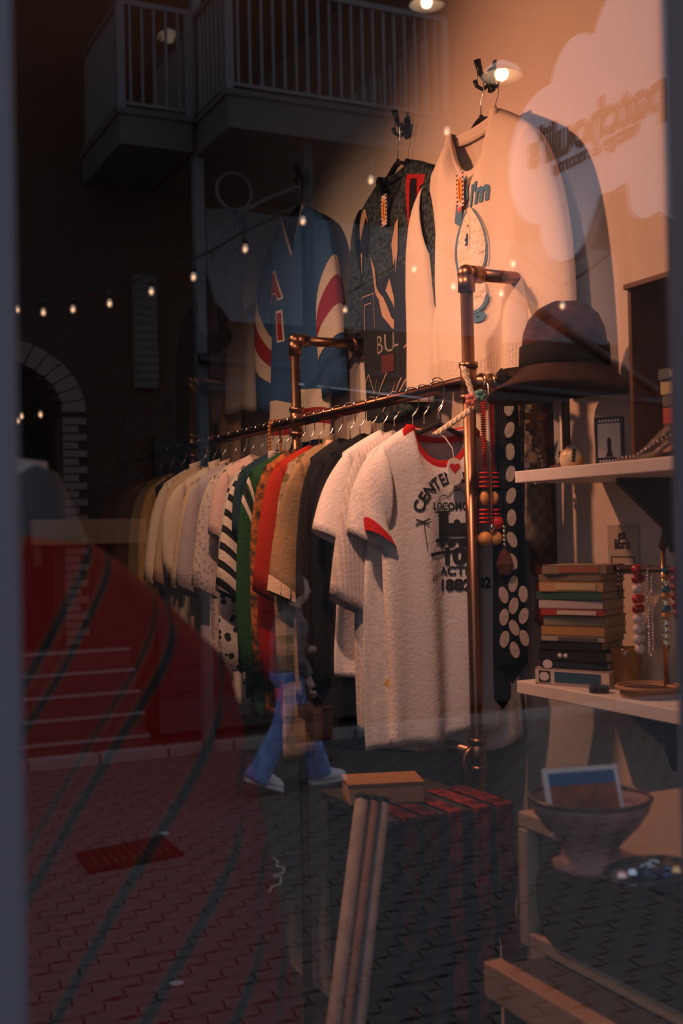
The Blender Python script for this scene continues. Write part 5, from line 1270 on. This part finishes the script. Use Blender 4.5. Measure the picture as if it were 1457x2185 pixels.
# wrought bracket curl beneath the balcony
cu_ = Thing('iron_scroll', 'curled iron bracket beside the steel column under the balcony', 'bracket', (scx.x+0.05, scx.y+0.05, zb1-0.9))
cu_.part('scroll', one(tube, [(0.05+0.9*k/20*1.0, 0.0, 0.75*sqrt(k/20)) for k in range(21)], 0.02, 8), railm)
cu_.part('ring', one(tube, [(0.28+0.17*cos(a), 0, 0.62+0.17*sin(a)) for a in [k*2*pi/24 for k in range(25)]], 0.016, 8, False), railm)

# string lights
def string(label, pts, dips, name='string_lights', glow=None, Yv=None, sag=12, bs=0.024, big=()):
    W_ = [M(u, v, Y=y) for u, v, y in pts]
    T = Thing(name, label, 'string lights', tuple(W_[0]))
    o = W_[0]; path = []
    for a, b in zip(W_, W_[1:]):
        for k in range(6): t = k/6; q = a.lerp(b, t); q = q-Vector((0, 0, 0.16*t*(1-t)*(b-a).length*0.5)); path.append(tuple(q-o))
    path.append(tuple(W_[-1]-o))
    T.part('cable', one(tube, path, 0.010, 6), ink)
    for i, p in enumerate(W_):
        if i in dips:
            r = p-o
            T.part('socket', one(tube, [tuple(r), tuple(r-Vector((0, 0, 0.10)))], [0.012, 0.021], 10), black_pl)
            b = T.part('bulb', one(lathe, [(0, 0), (0.016, -0.012), (0.028, -0.045), (0.02, -0.075), (0, -0.085)], 12, tuple(r-Vector((0, 0, 0.095)))), mat('bulb_glass', (0.5, 0.42, 0.36), 0.3, emit=(1.0, 0.6, 0.36), es=0.5, trans=0.6) if 'bulb_glass' not in bpy.data.materials else bpy.data.materials['bulb_glass'])
            T.part('filament', one(ball, tuple(r-Vector((0, 0, 0.145))), 0.019 if glow is None else glow, 8, 1.2), bulb_glow, parent=b)
string('upper string of warm festoon bulbs sweeping below the balconies', [(1080, 60, 7.2), (952, 240, 7.4), (790, 345, 7.8), (645, 432, 8.1), (522, 492, 8.4), (412, 553, 8.8), (322, 585, 9.2), (233, 611, 9.5), (155, 624, 9.8), (92, 631, 10.1), (36, 626, 10.4), (-60, 600, 11.35)], [1, 2, 3, 4, 5, 6, 7, 8, 9, 10])
string('lower string of warm festoon bulbs seen over the cream sweatshirt', [(700, 480, 11.3), (735, 628, 9.6), (882, 540, 9.0), (966, 576, 8.6), (1068, 590, 8.2), (1093, 524, 7.6), (1198, 612, 7.2), (1330, 520, 6.6)], [1, 2, 3, 4, 5, 6], glow=0.019)
string('tiny warm bulbs strung inside the brick arch doorway', [(-40, 888, 11.9), (4, 880, 12.0), (20, 872, 12.05), (37, 868, 12.1), (45, 858, 12.15), (86, 855, 12.2), (125, 850, 12.2)], [1, 2, 3, 4, 5], glow=0.02)

# dome lamps
def dome(label, u, v, Yv, wpx, ztop_, on=True):
    p = M(u, v, Y=Yv); r = wpx/2*(Vector((p.x, Yv, 0)).dot(Vector((sin(YAW), cos(YAW), 0))))/FPX
    T = Thing('dome_lamp', label, 'lamp', tuple(p))
    T.part('shade', one(lathe, [(0.02, r*0.62), (r*0.35, r*0.5), (r*0.8, r*0.22), (r, -r*0.12), (r*0.94, -r*0.12), (r*0.74, r*0.16), (r*0.3, r*0.40), (0, r*0.42)], 28), mat('lamp_shade_white', (0.55, 0.5, 0.45), 0.5, emit=(1, 0.62, 0.4), es=0.10) if 'lamp_shade_white' not in bpy.data.materials else bpy.data.materials['lamp_shade_white'])
    T.part('bulb', one(ball, (0, 0, r*0.0), r*(0.30 if on else 0.55), 14), bulb_glow if on else mat('globe_dim', (0.5, 0.42, 0.34), 0.5, emit=(1, 0.7, 0.5), es=0.35))
    T.part('cord', one(tube, [(0, 0, r*0.6), (0, 0, ztop_-p.z)], 0.008, 6), ink)
dome('white dome lamp behind the narrow balcony railing', 360, 78, 10.7, 52, 7.77, False)
dome('dome lamp at the top above the larger balcony end', 910, 6, 8.9, 78, 7.4)
dome('lit dome lamp near the sweatshirt hook reflection', 1070, 158, 8.0, 92, 6.6)
cb = Thing('overhead_cable', 'thin black cable across the street carrying the dome lamps', 'cable', (0, 0, 7.4))
p1 = M(910, 6, Y=8.9); p2 = M(1070, 158, Y=8.0)
cb.part('wire', one(tube, [(p1.x, p1.y, 0), (p1.x-0.2, YW, 0.2)], 0.01, 6), ink)
cb.part('wire', one(tube, [(p1.x, p1.y, 0), (p2.x, p2.y, 6.6-7.4), (p2.x+0.5, 0.58, 4.4-7.4)], 0.01, 6), ink)

# folding arm awning over the far pavement: front bar and one diagonal arm
a0 = M(425, 765, Y=10.0); a1 = M(1560, 872, Y=10.0)
aw = Thing('awning_frame', 'black folded awning frame reaching from the steel column across the street', 'awning', tuple(a0))
dv = a1-a0
aw.part('front_bar', one(tube, [(0, 0, 0), tuple(dv)], 0.05, 12), black_pl)
aw.part('valance', one(box, tuple(Vector(dv)/2-Vector((0, 0, 0.09))), (dv.length, 0.02, 0.09)), black_pl, smooth=False)
aw.part('highlight_strip', one(tube, [tuple(dv*0.15+Vector((0, 0.05, -0.16))), tuple(dv*0.42+Vector((0, 0.05, -0.20)))], 0.012, 8), chrome)
b0 = M(860, 470, Y=9.9); b1 = M(1400, 835, Y=9.9)
aw.part('diagonal_arm', one(tube, [tuple(b0-a0), tuple(b1-a0)], 0.055, 12), darkwood)
aw.part('post', one(tube, [tuple(dv), (dv.x, dv.y, -a0.z)], 0.03, 10), black_pl)

# ------------------------------------------------------------------ hanging cloud sign
XS = 1.62
sg_far = M(1086, 330, X=XS); 
sgc = M(1300, 215, X=XS)
sgn = Thing('cloud_sign', "hanging white cloud shaped shop sign reading patchouli's vintage and records", 'sign', (XS, sgc.y, sgc.z))
def S2(u, v): p = M(u, v, X=XS); return (p.y-sgc.y, p.z-sgc.z)
lobes_px = [((1228, 165), (1228, 75)), ((1165, 330), (1086, 330)), ((1205, 465), (1160, 530)), ((1380, 400), (1380, 465)), ((1370, 90), (1270, 60)), ((1300, 270), (1300, 130))]
bm = bmesh.new()
L2 = []
for (cu2, cv2), (eu, ev) in lobes_px:
    c = Vector(S2(cu2, cv2)); e = Vector(S2(eu, ev)); L2.append((c, (e-c).length))
L2.append((Vector(S2(1500, 250)), 0.20)); L2.append((Vector(S2(1470, 60)), 0.19))
# outline of the union of lobes, by rays from the middle
cen = Vector(S2(1330, 240)); out = []
for k in range(220):
    a = 2*pi*k/220; d = Vector((cos(a), sin(a))); best = 0
    for c, r in L2:
        oc = cen-c; b = oc.dot(d); disc = b*b-(oc.dot(oc)-r*r)
        if disc > 0:
            t = -b+sqrt(disc)
            if t > best: best = t
    out.append((cen.x+d.x*best, cen.y+d.y*best))
poly_prism(bm, out, 0.0, 0.025, 'x')
sgn.part('board', bm, mat('sign_white', (0.88, 0.84, 0.86), 0.6), smooth=False)
def sign_text(s, size, ua, va, ub, vb, bold):
    bm = textbm(s, 1.0, bold)
    xs = [v.co.x for v in bm.verts]; x0, x1 = min(xs), max(xs)
    A = Vector(S2(ua, va)); B = Vector(S2(ub, vb))     # A = start of the word (nearest the lens), B = its end
    L_ = (B-A).length; ex_ = (B-A).normalized(); ey = Vector((-ex_.y, ex_.x)); ey = ey if ey.y > 0 else -ey
    for v in bm.verts:
        t = (v.co.x-x0)/(x1-x0)*L_; h = v.co.y*size
        p = A+ex_*t+ey*h; v.co = (-0.004, p.x, p.y)
    bmesh.ops.recalc_face_normals(bm, faces=bm.faces)
    r = bmesh.ops.extrude_face_region(bm, geom=list(bm.faces)); bmesh.ops.translate(bm, vec=(0.004, 0, 0), verts=[g_ for g_ in r['geom'] if isinstance(g_, bmesh.types.BMVert)])
    sgn.part('lettering', bm, mat('sign_brown', (0.13, 0.085, 0.07), 0.7), smooth=False)
sign_text("patchouli's", 0.118, 1418, 190, 1128, 330, 0.028)
sign_text('vintage & records', 0.050, 1365, 270, 1180, 362, 0.006)
zt_ = max(p[1] for p in out)
for yy in (-0.12, 0.12): sgn.part('hanging_rod', one(tube, [(0.012, yy, zt_-0.06), (0.012, yy, 3.42-sgc.z)], 0.006, 8), ink)
# plank canopy farther along the shopfront, and the wrought arm the sign hangs from
cnp = Thing('plank_canopy', 'brown plank canopy jutting from the shopfront above the street', 'canopy', (3.35, G-0.08, 4.30))
for k in range(13): cnp.part('plank', one(box, (0, -0.13-0.285*k, 0.02), (1.5, 0.275, 0.04), 0, 0.004), mat('canopy_wood', (0.30, 0.14, 0.08), 0.7, pat='noise', col2=(0.2, 0.09, 0.05), scale=6) if k == 0 else bpy.data.materials['canopy_wood'], smooth=False)
for x in (-0.72, 0.72): cnp.part('beam', one(box, (x, -1.8, 0.085), (0.07, 3.6, 0.09)), darkwood, smooth=False)
sgn.part('wall_arm', one(tube, [(0.012, -0.2, 3.42-sgc.z), (0.012, G-0.08-sgc.y, 3.42-sgc.z)], 0.012, 8), ink)

# ------------------------------------------------------------------ walking person
PX, PY = M(618, 1681, Y=8.47).x, 2*G-8.47
per = Thing('person', 'person walking in a dark grey jacket, blue jeans and white sneakers, carrying a bag', 'person', (PX, PY, 0))
def skin(name, V, E, R_, m, root=0, sub=2, parent=None, label=None):
    me = bpy.data.meshes.new(name); me.from_pydata(V, E, []); me.materials.append(m)
    o = bpy.data.objects.new(name, me); COL.objects.link(o); o.parent = parent or per.o
    o.modifiers.new('skin', 'SKIN').use_smooth_shade = True
    sl = me.skin_vertices[0].data
    for i, r in enumerate(R_): sl[i].radius = (r, r) if not isinstance(r, tuple) else r
    sl[root].use_root = True
    s_ = o.modifiers.new('sub', 'SUBSURF'); s_.levels = sub; s_.render_levels = sub
    if label: o['label'] = label
    return o
skinm = mat('skin', (0.55, 0.33, 0.25), 0.6)
hipF, hipB = (0.0, 0.08, 0.88), (-0.0, -0.08, 0.88)
# +y side faces the shop; front leg = far leg, rear leg = near leg
V = [(0, 0, 0.93), (0.01, 0, 1.10), (0.03, 0, 1.27), (0.05, 0, 1.36), (0.075, 0, 1.43), (0.085, 0, 1.50), (0.09, 0, 1.60),
     (0.03, 0.09, 0.88), (-0.11, 0.09, 0.50), (-0.34, 0.09, 0.15), (-0.27, 0.10, 0.07),
     (0.03, -0.09, 0.88), (0.16, -0.09, 0.50), (0.29, -0.09, 0.10), (0.42, -0.09, 0.05),
     (0.04, 0.17, 1.30), (-0.02, 0.21, 1.06), (0.08, 0.22, 0.86), (0.11, 0.22, 0.79),
     (0.04, -0.17, 1.30), (0.13, -0.21, 1.08), (0.27, -0.19, 1.04), (0.33, -0.18, 1.05)]
E = [(0, 1), (1, 2), (2, 3), (3, 4), (4, 5), (5, 6), (0, 7), (7, 8), (8, 9), (9, 10), (0, 11), (11, 12), (12, 13), (13, 14), (2, 15), (15, 16), (16, 17), (17, 18), (2, 19), (19, 20), (20, 21), (21, 22)]
Rr = [0.10, 0.095, 0.10, 0.05, 0.05, 0.08, 0.075, 0.08, 0.055, 0.04, 0.035, 0.08, 0.055, 0.04, 0.035, 0.05, 0.038, 0.03, 0.03, 0.05, 0.038, 0.03, 0.03]
body = skin('body', V, E, Rr, skinm)
for i_, (ox, oz, ln_) in enumerate(((0.012, -0.05, 0.06), (0.022, -0.048, 0.065), (0.03, -0.044, 0.06), (0.036, -0.038, 0.05))):
    skin('finger', [(0.10+i_*0.008, 0.22, 0.775), (0.105+i_*0.009, 0.235, 0.745), (0.11+i_*0.008, 0.225, 0.722)], [(0, 1), (1, 2)], [0.010, 0.009, 0.008], skinm, sub=1)
skin('finger', [(0.095, 0.205, 0.79), (0.10, 0.20, 0.755), (0.115, 0.20, 0.735)], [(0, 1), (1, 2)], [0.011, 0.010, 0.009], skinm, sub=1)
# head details
bm = bmesh.new(); ball(bm, (0.095, 0, 1.535), 0.098, 20, 1.18)
for v in bm.verts:
    d = v.co-Vector((0.095, 0, 1.535))
    v.co.y = d.y*0.80
    if d.z < -0.03: v.co.x += 0.012*(-d.z-0.03)/0.08; v.co.y *= 1-0.25*min(1, (-d.z-0.03)/0.08)
    if d.x > 0.06 and abs(d.y) < 0.022 and -0.035 < d.z < 0.012: v.co.x += 0.022
hd = per.part('face', bm, skinm)
for sy in (-1, 1):
    per.part('ear', one(ball, (0.085, sy*0.079, 1.53), 0.02, 8, 1.4), skinm); per.part('eye', one(ball, (0.176, sy*0.032, 1.548), 0.010, 8, 0.6), ink, parent=hd)
per.part('mouth', one(ball, (0.185, 0, 1.478), 0.012, 8, 0.35), mat('lips', (0.4, 0.12, 0.1), 0.5), parent=hd)
bm = bmesh.new(); ball(bm, (0.065, 0, 1.565), 0.108, 20, 1.05)
for v in bm.verts:
    if v.co.x > 0.12: v.co.x = 0.12+(v.co.x-0.12)*0.3
    if v.co.z < 1.50: v.co.x -= 0.02
per.part('hair', bm, mat('dark_hair', (0.035, 0.022, 0.018), 0.6))
per.part('hair_bun', one(ball, (-0.04, 0, 1.50), 0.055, 12, 1.3), bpy.data.materials['dark_hair'])
jm = cloth('grey_jacket', (0.16, 0.13, 0.13), pat='plaid', col2=(0.07, 0.06, 0.06), scale=60)
def fused(name, chains, m, vox=0.013, balls=()):
    bm = bmesh.new()
    for pts, rr in chains:
        P_ = []; Q_ = []
        for a, b, ra, rb in zip(pts, pts[1:], rr, rr[1:]):
            for k in range(5): t = k/5; P_.append(Vector(a).lerp(Vector(b), t)); Q_.append(ra+(rb-ra)*t)
        P_.append(Vector(pts[-1])); Q_.append(rr[-1]); tube(bm, P_, Q_, 16)
    for c, r, sz in balls: ball(bm, c, r, 16, sz)
    o = per.part(name, bm, m)
    q = o.modifiers.new('fuse', 'REMESH'); q.mode = 'VOXEL'; q.voxel_size = vox; q.use_smooth_shade = True
    q = o.modifiers.new('soft', 'SMOOTH'); q.factor = 0.6; q.iterations = 5
    return o
fused('jacket', [([(0, 0, 0.91), (0.0, 0, 1.0), (0.01, 0, 1.15), (0.03, 0, 1.28), (0.05, 0, 1.36), (0.065, 0, 1.41)], [0.145, 0.135, 0.145, 0.135, 0.085, 0.062]),
    ([(0.035, 0.04, 1.30), (0.03, 0.17, 1.27), (-0.03, 0.215, 1.07), (0.075, 0.225, 0.89)], [0.07, 0.078, 0.062, 0.050]),
    ([(0.035, -0.04, 1.30), (0.04, -0.17, 1.27), (0.14, -0.21, 1.07), (0.26, -0.19, 1.04)], [0.07, 0.078, 0.062, 0.050])], jm)
den = cloth('blue_denim', (0.17, 0.26, 0.50), pat='noise', col2=(0.09, 0.15, 0.33), scale=14)
fused('jeans', [([(0, 0.0, 0.98), (0.0, 0.0, 0.86), (0.0, 0, 0.80)], [0.13, 0.145, 0.11]),
    ([(0.0, 0.06, 0.88), (0.0, 0.085, 0.78), (-0.09, 0.095, 0.50), (-0.24, 0.095, 0.25), (-0.325, 0.095, 0.115)], [0.10, 0.105, 0.085, 0.088, 0.10]),
    ([(0.01, -0.06, 0.88), (0.04, -0.085, 0.78), (0.17, -0.09, 0.50), (0.255, -0.09, 0.25), (0.30, -0.09, 0.06)], [0.10, 0.105, 0.085, 0.088, 0.10])], den)
shm = mat('sneaker_white', (0.62, 0.56, 0.55), 0.6); slm = mat('sneaker_sole', (0.55, 0.52, 0.5), 0.7)
for (x, y, z, tilt) in ((-0.30, 0.095, 0.02, 0.38), (0.33, -0.09, 0.0, -0.06)):
    s0 = bmesh.new(); n = 10; rings = []
    for k in range(n+1):
        t = k/n; L_ = -0.11+0.30*t
        w_ = 0.036+0.016*sin(pi*min(1, t*1.1)); h = 0.10*(1-t)**0.8+0.055 if t < 0.5 else 0.112-0.085*(t-0.5)*1.3
        if k in (0, n): w_ *= 0.55; h *= 0.75
        rings.append([s0.verts.new((L_, w_*cos(a), 0.03+max(0, sin(a))*h*0.9 if sin(a) > 0 else 0.03)) for a in [2*pi*q/14 for q in range(14)]])
    for a, b in zip(rings, rings[1:]):
        for q in range(14): s0.faces.new((a[q], a[(q+1) % 14], b[(q+1) % 14], b[q]))
    s0.faces.new(rings[0][::-1]); s0.faces.new(rings[-1])
    s1 = bmesh.new(); box(s1, (0.035, 0, 0.018), (0.31, 0.10, 0.034), 0, 0.012)
    for b_, mm, nm in ((s0, shm, 'sneaker'), (s1, slm, 'sole')):
        bmesh.ops.rotate(b_, cent=(0.15, 0, 0), matrix=Matrix.Rotation(tilt, 3, 'Y'), verts=b_.verts); bmesh.ops.translate(b_, vec=(x, y, z), verts=b_.verts)
        if nm == 'sneaker': sn_ = per.part(nm, b_, mm)
        else: per.part(nm, b_, mm, parent=sn_, smooth=False)
bag = Thing('handbag', 'dark wine red box bag carried by the walking person', 'bag', (PX+0.11, PY+0.235, 0.40), radians(10))
bagm = mat('wine_leather', (0.075, 0.018, 0.018), 0.45)
bag.part('body', one(box, (0, 0, 0.12), (0.27, 0.12, 0.24), 0, 0.02), bagm); bag.part('lid', one(box, (0, 0.002, 0.245), (0.285, 0.13, 0.05), 0, 0.015), mat('wine_lid', (0.10, 0.02, 0.02), 0.4))
bag.part('handle', one(tube, [(-0.07, 0, 0.265), (-0.05, 0, 0.33), (0, 0, 0.35), (0.05, 0, 0.33), (0.07, 0, 0.265)], 0.009, 8), bagm)
